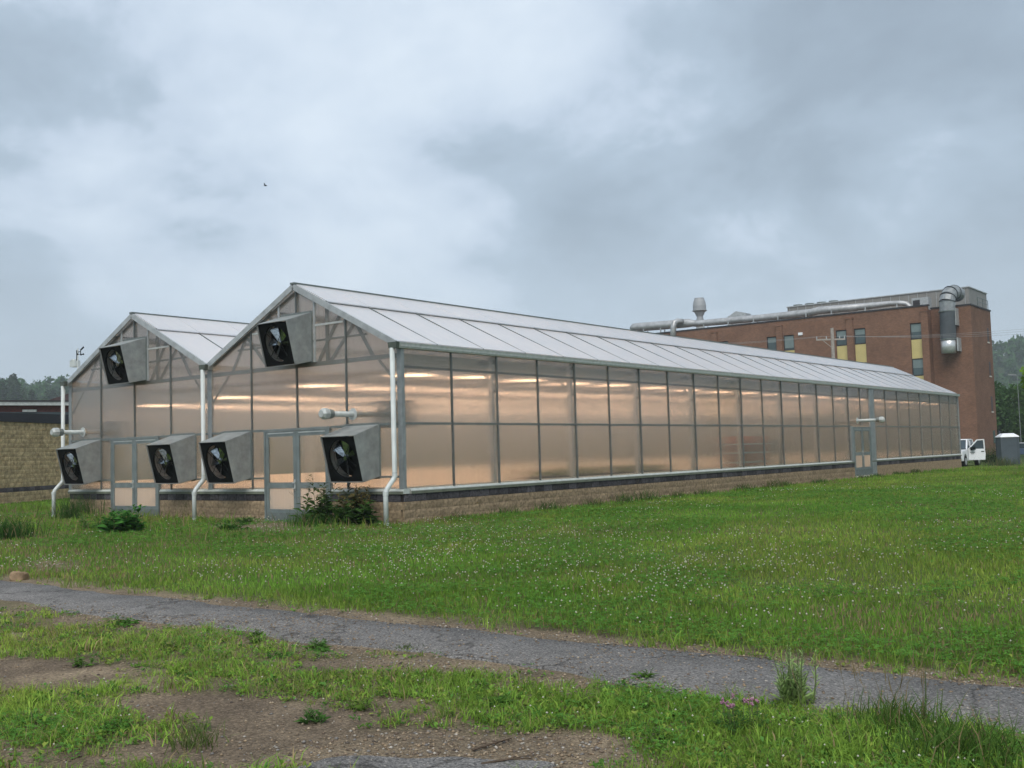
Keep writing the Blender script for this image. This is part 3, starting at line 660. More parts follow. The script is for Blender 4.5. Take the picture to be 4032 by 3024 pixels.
# ================================================================== things on and in the greenhouse
blade_m = mat('fan_blade', (.42,.46,.48), .22, 1.0, .3, 9)
housing_m = mat('fan_housing', (.29,.31,.305), .5, .25, .22, 4, rand=.08)
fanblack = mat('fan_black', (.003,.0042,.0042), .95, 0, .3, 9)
def fan(xb, z0, label, blade_turn):
    """slant-wall exhaust fan; z0 is the lower edge of its wall frame"""
    F = thing('exhaust_fan', (xb-.575, 0, z0), label, 'exhaust fan', 'slant-faced exhaust fans on the gable end')
    x0, x1 = -.575, .575
    B = [(x0,-.045,0),(x1,-.045,0),(x1,-.045,1.25),(x0,-.045,1.25)]; Fr = [(x0,-.61,-.115),(x1,-.61,-.115),(x1,-.885,.985),(x0,-.885,.985)]
    h = MB(); cx = .012
    def plate(i, j):
        a, b, c_, d_ = (Vector(p) for p in (B[i], B[j], Fr[j], Fr[i])); n_ = (b-a).cross(d_-a).normalized()*cx
        h.add([a,b,c_,d_,a+n_,b+n_,c_+n_,d_+n_], [(0,1,2,3),(7,6,5,4),(0,4,5,1),(1,5,6,2),(2,6,7,3),(3,7,4,0)])
    for i, j in ((0,1),(1,2),(2,3),(3,0)): plate(i, j)
    H = h.build('housing', housing_m, F, local=True)
    fl = MB(); fl.box((x0-.06,-.052,-.05),(x0+.0,-.042,1.30)); fl.box((x1,-.052,-.05),(x1+.06,-.042,1.30)); fl.box((x0,-.052,1.25),(x1,-.042,1.31)); fl.box((x0,-.052,-.06),(x1,-.042,.0))
    fl.build('wall_flange', darkalu, F, local=True)
    # slanted face: local frame (u across, v up the face, n outward)
    o_ = (Vector(Fr[0])+Vector(Fr[2]))/2; u = Vector((1,0,0)); v = (Vector(Fr[3])-Vector(Fr[0])).normalized(); n_ = u.cross(v).normalized()
    hw, hh, R_ = .563, .553, .47
    pts = lambda r, off, k, n: o_+u*(r*math.cos(2*math.pi*k/n))+v*(r*math.sin(2*math.pi*k/n))+n_*off
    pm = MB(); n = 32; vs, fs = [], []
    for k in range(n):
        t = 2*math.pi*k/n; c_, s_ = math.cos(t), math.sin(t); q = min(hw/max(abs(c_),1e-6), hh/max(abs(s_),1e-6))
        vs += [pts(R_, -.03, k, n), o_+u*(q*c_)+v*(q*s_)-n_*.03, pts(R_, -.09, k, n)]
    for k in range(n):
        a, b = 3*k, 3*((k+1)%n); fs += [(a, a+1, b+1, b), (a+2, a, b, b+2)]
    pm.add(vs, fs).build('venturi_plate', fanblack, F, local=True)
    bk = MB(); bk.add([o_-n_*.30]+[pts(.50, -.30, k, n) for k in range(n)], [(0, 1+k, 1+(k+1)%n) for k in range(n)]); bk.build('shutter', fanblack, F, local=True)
    bl = MB()
    blade = MB()
    for k in range(6):
        t = blade_turn+2*math.pi*k/6
        e1 = u*math.cos(t)+v*math.sin(t); e2 = -u*math.sin(t)+v*math.cos(t)
        q = lambda r, s_, d: o_+e1*r+e2*s_+n_*d
        bb = MB(); bb.add([q(.07,-.03,-.20),q(.42,-.10,-.25),q(.44,.09,-.13),q(.07,.04,-.16)], [(0,1,2,3)])
        bb.add([q(.07,-.03,-.202),q(.42,-.10,-.253),q(.44,.09,-.133),q(.07,.04,-.163)], [(3,2,1,0)])
        bb.build('blade', blade_m, F, local=True)
    MB().tube([o_-n_*.26, o_-n_*.12], .06, 12).build('hub', blade_m, F, local=True)
    gm = MB()
    for k in range(4):
        t = math.pi/4+math.pi/2*k; a = o_-n_*.045; b = o_+u*(.62*math.cos(t))*.9+v*(.62*math.sin(t))*.9-n_*.035; gm.beam(a, b, .012, .012)
    gm.build('motor_brace', black_metal, F, local=True)
    for r in (.16, .27, .38): MB().tube([pts(r, -.022, k, 24) for k in range(25)], .004, 4, cap=False).build('guard_ring', black_metal, F, local=True)
    for sz in (.04, 1.02): MB().beam((x1+.004,-.10,sz+.10),(x1+.004,-.58,sz-.02),.010,.018).build('seam_strip', darkalu, F, local=True)
    lp = MB().box((x1+cx*0+.001,-.24,1.02),(x1+.006,-.13,1.10)); L_ = lp.build('maker_label', white_paint, F, local=True)
    MB().box((x1+.0062,-.225,1.045),(x1+.009,-.15,1.075)).build('label_mark', black_metal, L_, local=True)
    return F
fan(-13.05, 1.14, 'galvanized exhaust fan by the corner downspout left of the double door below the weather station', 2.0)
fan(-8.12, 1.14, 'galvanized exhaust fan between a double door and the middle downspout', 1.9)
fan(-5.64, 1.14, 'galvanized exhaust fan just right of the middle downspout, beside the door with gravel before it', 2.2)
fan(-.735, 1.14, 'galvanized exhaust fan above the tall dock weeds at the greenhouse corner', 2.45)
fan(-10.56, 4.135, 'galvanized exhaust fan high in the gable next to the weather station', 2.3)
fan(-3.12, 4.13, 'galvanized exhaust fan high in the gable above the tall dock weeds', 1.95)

def flue(loc, d, label, out=.75):
    """horizontal vent pipe through the wall: d is the outward direction"""
    d = Vector(d); F = thing('flue_pipe', loc, label, 'vent pipe', 'unit heater flues')
    MB().tube([tuple(-d*.9), tuple(d*out)], .068, 14).build('pipe', alu, F, local=True, smooth=True)
    MB().tube([tuple(d*.02), tuple(d*.04)], .15, 18).build('wall_flange', alu, F, local=True)
    MB().tube([tuple(d*(out-.02)), tuple(d*(out+.12))], [.115,.115], 12).build('cap_band', darkalu, F, local=True)
    MB().tube([tuple(d*(out+.125)), tuple(d*(out+.27)), tuple(d*(out+.33))], [.14,.14,.09], 8).build('cap', alu, F, local=True)
flue((-1.643,0,2.689), (0,-1,0), 'silver vent pipe over the fan at the greenhouse corner')
flue((-14.102,0,2.671), (0,-1,0), 'silver vent pipe crossing the corner downspout under the weather station')
flue((0,30.33,2.66), (1,0,0), 'silver vent pipe above the single long-side door', .95)

def heater(loc, rz, label):
    H = thing('unit_heater', loc, label, 'heater', 'unit heaters hung inside', rz)
    MB().box((-.35,-.3,-.35),(.35,.3,.35)).build('cabinet', darkalu, H, local=True)
    for k in range(5): MB().box((-.30,.302,-.28+k*.12),(.30,.33,-.24+k*.12)).build('louvre', galv, H, local=True)
    for sx_ in (-.25,.25): MB().box((sx_-.01,-.01,.35),(sx_+.01,.01,1.35)).build('hanger', darkalu, H, local=True)
heater((-1.643,1.45,2.70), 0, 'grey unit heater behind the sheets at the corner vent pipe')
heater((-14.0,1.45,2.68), 0, 'grey unit heater behind the sheets at the pipe under the weather station')

def grow_lamp(proto=None): pass
lampA = thing('grow_light', (-1.9,2.4,3.90), 'lit warm grow light hanging inside the greenhouse', 'grow light', 'grow lights hung in rows inside')
MB().box((-.13,-.36,.06),(.13,.36,.20)).build('ballast', galv, lampA, local=True)
rf = MB(); rf.add([(-.10,-.30,.055),(.10,-.30,.055),(.10,.30,.055),(-.10,.30,.055),(-.2,-.36,-.06),(.2,-.36,-.06),(.2,.36,-.06),(-.2,.36,-.06)], [(0,3,2,1),(0,1,5,4),(1,2,6,5),(2,3,7,6),(3,0,4,7)])
rf.build('reflector', alu, lampA, local=True)
MB().tube([(0,-.26,-.125),(0,.26,-.125)], .032, 8).build('bulb', lamp_glow, lampA, local=True)
MB().box((-.005,-.2,.2),(.005,-.19,.24)).build('hanger', darkalu, lampA, local=True); MB().box((-.005,.19,.2),(.005,.2,.24)).build('hanger', darkalu, lampA, local=True)
first = True
for x in (-1.9, -5.55, -9.35, -13.0):
    for i in range(19):
        if first: first = False; continue
        o = copy_tree(lampA); o.location = (x, 2.4+i*2.4, {-1.9:3.90,-5.55:3.80,-9.35:3.70,-13.0:3.62}[x]+.04*random.random())

# benches with trays seen blurred through the sheets
def bench(loc, n, label, green):
    B_ = thing('plant_bench', loc, label, 'bench')
    MB().box((-.6,-1.7,.70),(.6,1.7,.76)).build('bench_top', galv, B_, local=True)
    for sx_ in (-.5,.5):
        for sy_ in (-1.5,0,1.5): MB().box((sx_-.03,sy_-.03,-.0),(sx_+.03,sy_+.03,.70)).build('leg', galv, B_, local=True)
    for i in range(n):
        y = -1.4+i*2.8/max(1,n-1)
        Tt = thing('plant_tray', (loc[0], loc[1]+y, loc[2]+.76), 'tray of seedlings on the bench inside the greenhouse', 'plant tray', 'seedling trays on benches')
        MB().box((-.5,-.2,0),(.5,.2,.1)).build('tray', rubber, Tt, local=True)
        V = rng.normal(0, 1, (150, 3))*np.array([.22,.09,.06])+np.array([0,0,.17]); V[:,2] = np.maximum(V[:,2], .11)
        tri = V[:,None,:]+rng.normal(0, .035, (150, 3, 3)); C_ = np.tile(np.array(green), (450, 1))*(.7+.6*rng.random((450, 1)))
        link('seedlings', tri_mesh('seedlings', tri.reshape(-1, 3), np.arange(450).reshape(-1, 3), C_, leaf_m), Tt)
bench((-1.8,9.0,.02), 5, 'metal bench with seedling trays behind the long side wall', (.09,.16,.03))
bench((-1.8,13.2,.02), 6, 'metal bench with seedling trays deeper along the side wall', (.10,.15,.03))
bench((-10.5,20,.02), 5, 'metal bench in the far bay of the greenhouse', (.09,.16,.03))

# storage shelves; the orange light on them is put into the back sheet's colour
SH = thing('storage_shelf', (-.95,20.6,.02), 'storage shelves with orange light painted on their back, behind the long side wall', 'shelf')
org = mat('painted_orange_light', (.62,.20,.09), .7, 0, .15, 2)
MB().box((-.45,-1.7,.3),(-.40,1.7,2.0)).build('back_sheet', org, SH, local=True)
for z in (.30,.95,1.32,1.66): MB().box((-.395,-1.7,z),(.25,1.7,z+.05)).build('shelf_board', truss_m, SH, local=True)
for yy in (-1.66,0,1.66): MB().box((.20,yy-.03,0),(.26,yy+.03,2.0)).build('upright', truss_m, SH, local=True); MB().box((-.52,yy-.03,0),(-.46,yy+.03,2.0)).build('upright', truss_m, SH, local=True)
# weather station on the left eave
ws = thing('weather_station', (XL+.10,.22,4.33), 'small white weather station with cups and vane on a mast', 'weather station')
MB().tube([(0,0,-.05),(-.02,0,1.12)], .022, 8).build('mast', white_pvc, ws, local=True)
MB().box((-.34,-.1,.52),(-.03,.1,.72)).build('sensor_box', white_pvc, ws, local=True)
MB().tube([(-.2,0,.72),(-.2,0,.76),(-.2,0,.78)], [.12,.12,.03], 12).build('rain_cup', white_pvc, ws, local=True)
MB().box((-.42,-.06,.70),(-.30,.06,.735)).build('solar_panel', black_metal, ws, local=True)
MB().tube([(-.04,0,.72),(-.04,0,1.06)], .035, 8).build('sensor_head', black_metal, ws, local=True)
an = MB().tube([(-.02,0,1.0),(.16,0,1.0)], .012, 6).tube([(.16,0,.9),(.16,0,1.06)], .014, 6); an.build('anemometer_arm', black_metal, ws, local=True)
for k in range(3):
    t = k*2.09+.4; MB().tube([(.16,0,.9),(.16+.09*math.cos(t),.09*math.sin(t),.9)], .008, 5).lathe((.16+.1*math.cos(t),.1*math.sin(t),.88), [(.005,0),(.035,.02),(.035,.04),(.005,.06)], 8).build('cup', black_metal, ws, local=True)
MB().beam((.16,0,1.05),(.32,.02,1.14),.015,.05).build('vane', black_metal, ws, local=True)

# ================================================================== brick building behind
YB, XB, ZT = 96.885, -12.22, 15.95
BB = thing('brick_building', (-35, YB, 0), 'four-storey red brick building with yellow panels behind the greenhouse', 'building')
dark_trim = mat('roof_flashing', (.022,.020,.024), .6, 0, .2, 3)
yellow_m = mat('yellow_panel', (.52,.43,.18), .55, 0, .08, 1)
win_m = mat('window_glass', (.055,.085,.09), .10, 0, .25, .6)
blind_m = mat('window_blind', (.16,.21,.21), .6, 0, .12, 1.5)
pent_m = mat('penthouse_metal', (.235,.23,.215), .6, .2, .12, .9)
wins = [(-17.93,-16.69),(-24.01,-22.73),(-26.08,-24.84),(-32.26,-30.97),(-34.31,-33.12),(-40.5,-39.23),(-42.6,-41.35),(-48.6,-47.4)]
# wall with real openings: strips between the window bays
xe = sorted([-16.0, -56.0]+[v for w_ in wins for v in w_]); wl = MB(); D_ = .35
for a_, b_ in zip(xe[0::2], xe[1::2]): wl.box((a_, YB, -.5), (b_, YB+D_, ZT))
for a_, b_ in wins: wl.box((a_, YB, 14.25), (b_, YB+D_, ZT)); wl.box((a_, YB, -.5), (b_, YB+D_, 2.6))
wl.build('wall', brick_m, BB)
MB().box((-56, YB+D_, -.5), (-16.0, YB+18, ZT-.35)).build('wall_core', brick_m, BB)
r_ = MB(); r_.box((-16.0, YB+1.15, -.5), (XB+.25, YB+9.05, ZT-.25)); r_.build('stair_wall', brick_m, BB)
for a_, b_ in wins:
    for zt_, zb_, kind in ((14.25,12.50,'w'),(12.50,10.44,'p'),(10.44,8.60,'w'),(8.60,6.60,'p'),(6.60,4.75,'w'),(4.75,2.6,'p')):
        if kind == 'w':
            wN = MB(); y_ = YB+.10
            wN.box((a_,y_,zb_),(a_+.10,y_+.08,zt_)); wN.box((b_-.10,y_,zb_),(b_,y_+.08,zt_)); wN.box((a_+.10,y_,zt_-.11),(b_-.10,y_+.08,zt_)); wN.box((a_+.10,y_,zb_),(b_-.10,y_+.08,zb_+.11))
            wo_ = wN.build('window', dark_trim, BB)
            MB().box((a_+.07,YB+.14,zb_+.08),(b_-.07,YB+.16,zt_-.08)).build('pane', win_m, wo_)
            hh_ = (zt_-zb_)*random.choice((.35,.5,.8,.25))
            MB().box((a_+.07,YB+.125,zt_-.08-hh_),(b_-.07,YB+.138,zt_-.085)).build('blind', blind_m, wo_)
        else:
            MB().box((a_+.04,YB+.11,zb_+.02),(b_-.04,YB+.16,zt_-.02)).build('yellow_panel', yellow_m, BB)
for xp in (-16.35, -24.42, -32.69, -40.97, -49.2):     # pilasters between the window pairs
    MB().box((xp-.36,YB-.18,-.5),(xp+.36,YB-.004,15.35)).build('pilaster', brick_m, BB); MB().box((xp-.42,YB-.24,15.35),(xp+.42,YB-.003,15.50)).build('pilaster_cap', brick_m, BB)
MB().box((-56.1,YB-.06,ZT),(-15.9,YB+.45,ZT+.16)).build('roof_flashing', dark_trim, BB)
MB().box((-16.05,YB+1.08,ZT-.25),(XB+.33,YB+9.1,ZT-.10)).build('roof_flashing', dark_trim, BB)
for zb_, zt_ in ((12.23,13.75),(8.53,10.07),(4.66,6.28)):
    MB().box((XB+.24,YB+7.25,zb_),(XB+.256,YB+7.85,zt_)).build('slit_window', dark_trim, BB); MB().box((XB+.24,YB+7.15,zb_-.14),(XB+.32,YB+7.95,zb_)).build('sill', concrete, BB)
MB().box((XB+.24,YB+7.3,1.2),(XB+.27,YB+8.1,2.6)).build('slit_window', win_m, BB)
# penthouse and roof rails
pt = MB(); pt.box((-34.8,YB+7.5,ZT-.3),(-13.7,YB+15,18.45)); PH = pt.build('penthouse', pent_m, BB)
for i in range(21):
    x = -34.5+i*1.02; MB().box((x-.02,YB+7.46,ZT),(x+.02,YB+7.498,18.4)).build('panel_seam', galv, PH)
MB().box((-34.9,YB+7.4,18.45),(-13.6,YB+15.1,18.56)).build('coping', galv, PH)
for i in range(4): MB().tube([(-33.9+i*1.5,YB+8.6,18.56),(-33.9+i*1.5,YB+8.6,18.8)], .55, 14).build('fan_curb', darkalu, PH)
rl = MB()
for x in (XB-.2,): pass
for y in (YB+4.5,YB+6.6,YB+8.7): rl.box((XB+.1,y-.03,ZT-.1),(XB+.16,y+.03,ZT+.95))
rl.box((XB+.105,YB+4.53,ZT+.88),(XB+.155,YB+8.67,ZT+.95)); rl.box((XB+.107,YB+4.53,ZT+.45),(XB+.153,YB+8.67,ZT+.50)); rl.build('roof_rail', darkalu, BB)

duct_m = mat('duct_metal', (.42,.425,.43), .42, .4, .25, 1.6)
RD = thing('roof_duct', (-35, YB+1.4, ZT), 'long silver duct lying along the edge of the brick building roof', 'duct')
yd = YB+1.4
P_ = lambda p, dy=0: tuple(pl(p, 1, yd+dy))
R1 = [(z6(236,540),.30),(z6(262,525),.52),(z6(300,522),.56),(z6(600,498),.56),(z6(860,476),.54),(z6(905,478),.42),(z6(960,482),.40),(z6(1300,452),.42),(z6(1700,415),.43),(z6(2200,362),.44)]
R1 += [(z7(300,290),.44),(z7(650,262),.42),(z7(655,258),.38),(z7(800,245),.36),(z7(950,228),.30),(z7(1060,222),.28),(z7(1110,228),.28),(z7(1140,250),.28),(z7(1148,285),.28)]
MB().tube([P_(p) for p, _ in R1], [r for _, r in R1], 16).build('duct', duct_m, RD, smooth=True)
for p in [z6(395,560),z6(580,545),z6(1050,510),z6(1315,480),z6(1590,450),z6(1855,420),z6(2160,385),z7(430,310),z7(745,275),z7(1040,250)]:
    q_ = P_(p); MB().box((q_[0]-.06,yd-.62,ZT-.3),(q_[0]+.06,yd-.5,q_[2]+.15)).build('support', galv, RD); MB().box((q_[0]-.05,yd+.45,ZT-.3),(q_[0]+.05,yd+.55,q_[2])).build('support', galv, RD)
br = [P_(z6(800,462),-.35),P_(z6(740,455),-.9),P_(z6(705,475),-1.55),P_(z6(694,520),-1.62),P_(z6(694,700),-1.62)]
MB().tube(br, .36, 14).build('branch_duct', duct_m, RD, smooth=True)
ST = thing('exhaust_stack', (-42.8, yd+3, ZT-.3), 'pale flared exhaust stack standing on the brick building roof', 'stack')
b_ = pl(z6(985,440), 1, yd+3); k_ = (yd+3-CAM[1])/FPX*1.35
MB().lathe((b_[0], yd+3, b_[2]), [(.46,0),(.40,.35),(.42,.45),(.66,.95),(.90,1.12),(.90,1.19),(.82,1.21),(.84,1.75),(.76,2.25),(.62,2.62),(.60,2.75)], 18).build('stack', mat('stack_grey', (.33,.345,.36), .6, .1, .08, 1), ST)
MB().lathe((b_[0], yd+3, ZT-.4), [(.55,0),(.50,b_[2]-ZT+.41)], 14).build('pedestal', galv, ST)
MB().lathe((b_[0], yd+3, b_[2]+1.12), [(.94,0),(.95,.06)], 18).build('flange_ring', galv, ST)
RV = thing('roof_vent', (-38.2, yd+4, ZT), 'small peaked vent hood on the brick roof', 'vent'); v_ = pl(z6(1375,385), 1, yd+4)
MB().prism([(v_[0]-1.2,yd+4,v_[2]-1.6),(v_[0]-1.2,yd+4,v_[2]-.2),(v_[0],yd+4,v_[2]+.45),(v_[0]+1.3,yd+4,v_[2]+.1),(v_[0]+1.3,yd+4,v_[2]-1.6)], (0,1.5,0)).build('hood', galv, RV)
WDt = thing('wall_duct', (-14.1, YB-.1, 10.6), 'big silver duct elbow bending over the roof edge down the brick wall', 'duct')
yw = YB+.1
cen = lambda p: tuple(pl(p, 1, yw))
ex = [cen(z7(1510,690)),cen(z7(1505,560)),cen(z7(1497,300)),cen(z7(1494,210))]
x0_, z0_ = ex[-1][0], ex[-1][2]
pp = ex+[(x0_+.05,yw+.2,z0_+.50),(x0_+.15,yw+.7,z0_+.95),(x0_+.3,yw+1.5,z0_+1.10),(x0_+.4,yw+2.6,z0_+1.0)]
lowd = mat('duct_dark', (.06,.072,.082), .7, 0, .2, 1.5)
elb_m = mat('elbow_metal', (.27,.29,.30), .45, .3, .3, 2.5)
MB().tube(ex[1:3], .79, 18).build('lower_duct', lowd, WDt)
sm = [Vector(ex[2])]+[Vector(p) for p in [ex[3]]+pp[4:]]
for a_, b_ in zip(sm[:-1], sm[1:]): MB().tube([a_-(b_-a_)*.06, b_+(b_-a_)*.06], .78, 18, cap=False).build('elbow_segment', elb_m, WDt)
for p_, a_, b_ in zip(sm[1:-1], sm[:-2], sm[2:]): d_ = (b_-a_).normalized(); MB().tube([p_-d_*.04, p_+d_*.04], .83, 18).build('elbow_band', lowd, WDt)
MB().tube([ex[0],((ex[0][0]+ex[1][0])/2,yw,(ex[0][2]+ex[1][2])/2),ex[1]], [.74,.76,.77], 18).build('outlet', mat('bright_duct', (.62,.64,.65), .3, .5, .15, 3), WDt, smooth=True)
for z in (ex[1][2], ex[2][2]): MB().tube([(ex[1][0],yw,z-.05),(ex[1][0],yw,z+.05)], .86, 18).build('band', darkalu, WDt)
MB().box((ex[1][0]+.85,yw-.1,ex[1][2]-1.3),(ex[1][0]+1.0,yw+1.3,ex[1][2]+.1)).build('bracket', galv, WDt); MB().box((ex[1][0]+.75,yw-.1,ex[2][2]-1.5),(ex[1][0]+.9,yw+1.3,ex[2][2]+.3)).build('bracket', galv, WDt)
AC = thing('rooftop_unit', (-16.5, YB+4, ZT), 'small grey cooling unit on the brick roof beside the duct elbow', 'cooling unit'); q_ = pl(z7(1240,225), 1, YB+4)
MB().box((q_[0]-.9,YB+4,ZT-.3),(q_[0]+.9,YB+5.2,q_[2]+.65)).build('cabinet', galv, AC); MB().box((q_[0]-.75,YB+3.97,ZT+.2),(q_[0]+.0,YB+3.998,q_[2]+.4)).build('grille', dark_trim, AC)
MB().box((-30.4,YB-.14,14.1),(-29.9,YB-.002,14.4)).build('wall_lamp', white_paint, BB)

# utility pole with wires
wood_m = mat('weathered_pole', (.34,.31,.28), .9, 0, .2, 6)
pb = dep(z7(417,455), 88); UP = thing('utility_pole', (pb[0], pb[1], -.3), 'grey wooden utility pole with crossarm standing before the brick building', 'utility pole')
H_ = pb[2]
MB().tube([(pb[0],pb[1],-.5),(pb[0],pb[1],H_)], [.19,.13], 10).build('pole', wood_m, UP)
av = Vector((_r[0],_r[1],0)).normalized()
ca = [Vector((pb[0],pb[1],H_-.95))+av*t for t in (-1.35,1.05)]; MB().beam(ca[0], ca[1], .10, .13).build('crossarm', wood_m, UP)
for t in (-1.3,-.5,.6,1.0): q_ = Vector((pb[0],pb[1],H_-.88))+av*t; MB().tube([q_, q_+Vector((0,0,.22))], [.05,.03], 6).build('insulator', galv, UP)
MB().beam(Vector((pb[0],pb[1],H_-1.7)), ca[0]+(ca[1]-ca[0])*.2, .05, .05).build('brace', wood_m, UP)
lm_ = Vector((pb[0],pb[1],H_-4.6)); MB().tube([lm_, lm_+av*.9+Vector((0,0,.3)), lm_+av*2.2+Vector((0,0,.35))], .04, 6).build('lamp_arm', galv, UP)
MB().beam(lm_+av*2.0+Vector((0,0,.33)), lm_+av*2.8+Vector((0,0,.38)), .22, .14).build('lamp_head', galv, UP)
wire_m = mat('cable', (.30,.31,.32), .6, 0, .05, 1)
def wire(p, q_, sag, label, r=.009):
    p, q_ = Vector(p), Vector(q_); pts = []
    for i in range(13): t = i/12; v = p.lerp(q_, t); v.z -= sag*4*t*(1-t); pts.append(v)
    tag(MB().tube(pts, r, 5).build('overhead_wire', wire_m), label, 'wire', 'overhead wires')
for t, (pr, nm) in zip((-1.3,.6,1.0), (((4032,1250),'topmost'),((4032,1263),'middle'),((4032,1281),'lowest'))):
    a_ = Vector((pb[0],pb[1],H_-.68))+av*t; b_ = dep((4600, pr[1]-20), 80)
    wire(a_, b_, .55, nm+' of three wires crossing the brick wall from the pole to the right')
for t, yy in ((-1.3,1330),(-.5,1345)):
    a_ = Vector((pb[0],pb[1],H_-.68))+av*t; b_ = dep((1700, yy), 96); wire(a_, b_, .8, ('upper' if yy < 1340 else 'lower')+' wire running left from the utility pole over the greenhouse')

# ================================================================== pickup, toilet, car
gA = pl(t7(690,1250), 2, -.24)
PK = thing('pickup_truck', (gA[0]-.0, gA[1], -.25), 'white pickup truck with its driver door open behind the greenhouse corner', 'truck', rz=math.radians(-90)+.02)
# local: +x forward, +y left (towards the camera side), origin under the front left wheel
yo = -.95                                         # centre line
def sidebox(prof, w, y=yo, nm='body', m=white_paint, bev=.03):
    return MB().prism([(x, y-w/2, z) for x, z in prof], (0, w, 0)).build(nm, m, PK, local=True, bevel=bev)
sidebox([(.95,.50),(1.0,.95),(.85,1.12),(-.45,1.22),(-.62,1.22),(-.62,.42),(-.45,.42),(-.42,.62),(-.25,.84),(0,.92),(.25,.84),(.42,.62),(.46,.42),(.9,.42)], 1.92, nm='front_body')
sidebox([(-.63,.42),(-.63,1.22),(-2.95,1.22),(-2.95,.42)], 1.90, nm='cab_body')
sidebox([(-2.97,.48),(-2.97,1.28),(-5.1,1.28),(-5.1,.60),(-4.15,.60),(-4.0,.80),(-3.7,.90),(-3.4,.80),(-3.25,.48)], 1.92, nm='bed')
cab = MB(); bt = [(-.55,1.22),(-2.95,1.22)]; w0, w1 = .90, .76
cb_ = [(-.60,yo-w0,1.225),(-2.94,yo-w0,1.225),(-2.94,yo+w0,1.225),(-.60,yo+w0,1.225),(-1.35,yo-w1,1.88),(-2.75,yo-w1,1.88),(-2.75,yo+w1,1.88),(-1.35,yo+w1,1.88)]
cab.add(cb_, [(0,1,2,3),(0,4,5,1),(1,5,6,2),(2,6,7,3),(3,7,4,0)]); cab.build('greenhouse_glass', glass_dark, PK, local=True)
sidebox([(-1.25,1.88),(-1.45,1.95),(-2.65,1.95),(-2.8,1.88)], 1.56, nm='roof')
pm = MB()
for s_ in (-1, 1):
    y0, y1 = yo+s_*w0, yo+s_*w1
    for xa, xb in ((-.60,-1.35),(-1.72,-1.80),(-2.94,-2.75)): pm.beam((xa,y0,1.22),(xb,y1,1.89),.07,.09,(0,1,0))
pm.build('pillars', white_paint, PK, local=True)
MB().beam((-.62,yo-.88,1.24),(-.62,yo+.88,1.24),.1,.06).build('cowl', rubber, PK, local=True)
MB().box((.96,yo-.93,.42),(1.12,yo+.93,.68)).build('bumper', galv, PK, local=True); MB().box((.985,yo-.55,.70),(1.03,yo+.55,1.05)).build('grille', black_metal, PK, local=True)
for s_ in (-1, 1): MB().box((.93,yo+s_*.62-.16,.82),(1.01,yo+s_*.62+.16,1.02)).build('headlight', white_paint, PK, local=True)
for x in (0, -3.7):
    for y in (yo+.84, yo-.84):
        w_ = MB().tube([(x,y-.13,.39),(x,y+.13,.39)], .39, 20).build('wheel', rubber, PK, local=True)
        MB().tube([(x,y-.14,.39),(x,y+.14,.39)], .25, 14).build('rim', galv, w_, local=True)
# open driver door, hinged at its front edge
dr_ = MB(); a_ = math.radians(58); hx, hy = -.72, yo+.97
e1 = Vector((-math.cos(a_), math.sin(a_), 0)); e2 = Vector((math.sin(a_), math.cos(a_), 0))*.07
dv = lambda s_, z: Vector((hx, hy, 0))+e1*s_+Vector((0,0,z))
DR = MB().prism([dv(0,.46),dv(1.12,.46),dv(1.16,.9),dv(1.12,1.24),dv(0,1.22)], e2).build('door', white_paint, PK, local=True, bevel=.015)
fr_ = MB(); fr_.beam(dv(.0,1.22)+e2*.5, dv(.62,1.86)+e2*.5, .07, .07); fr_.beam(dv(.60,1.86)+e2*.5, dv(1.08,1.88)+e2*.5, .07, .07); fr_.beam(dv(1.08,1.9)+e2*.5, dv(1.11,1.22)+e2*.5, .07, .09); fr_.build('window_frame', white_paint, DR, local=True)
MB().prism([dv(.08,1.24)+e2*.4,dv(1.06,1.24)+e2*.4,dv(1.04,1.84)+e2*.4,dv(.62,1.82)+e2*.4], e2*.15).build('door_window', glass_dark, DR, local=True)
MB().beam(dv(.86,1.05)+e2*1.1, dv(1.06,1.05)+e2*1.1, .04, .06).build('handle', black_metal, DR, local=True)
MB().beam(dv(.10,1.26)+e2*3, dv(.42,1.30)+e2*3, .12, .22).build('mirror', black_metal, DR, local=True)
MB().beam(dv(.10,.98)+e2*1.06, dv(.42,.98)+e2*1.06, .01, .05).build('lettering', darkalu, DR, local=True)
MB().beam(dv(.18,.90)+e2*1.06, dv(.36,.90)+e2*1.06, .01, .04).build('lettering', darkalu, DR, local=True)

gp = pl(t7(1800,1175), 2, -.25)
PT = thing('portable_toilet', (gp[0], gp[1], -.26), 'dark grey portable toilet with a white roof beside the road', 'portable toilet', rz=.52)
gry = mat('grey_plastic', (.065,.085,.10), .55, 0, .12, 2)
MB().box((-.6,-.6,.0),(.6,.6,2.0)).build('cabin', gry, PT, local=True, bevel=.03)
for s_ in (-1, 1):
    for q_ in (-1, 1): MB().box((s_*.6-.05,q_*.6-.05,.0),(s_*.6+.05,q_*.6+.05,2.03)).build('corner_rib', gry, PT, local=True)
for z in (1.42, 1.80): MB().box((-.55,-.625,z),(.55,-.603,z+.07)).build('door_band', gry, PT, local=True); MB().box((.603,-.55,z),(.625,.55,z+.07)).build('door_band', gry, PT, local=True)
rfv = [(-.68,-.68,2.0),(.68,-.68,2.0),(.68,.68,2.0),(-.68,.68,2.0),(-.66,-.66,2.08),(.66,-.66,2.08),(.66,.66,2.08),(-.66,.66,2.08),(-.38,-.38,2.30),(.38,-.38,2.30),(.38,.38,2.30),(-.38,.38,2.30)]
MB().add(rfv, [(0,3,2,1)]+[(i,(i+1)%4,4+(i+1)%4,4+i) for i in range(4)]+[(4+i,4+(i+1)%4,8+(i+1)%4,8+i) for i in range(4)]+[(8,9,10,11)]).build('roof', white_paint, PT, local=True, bevel=.03)
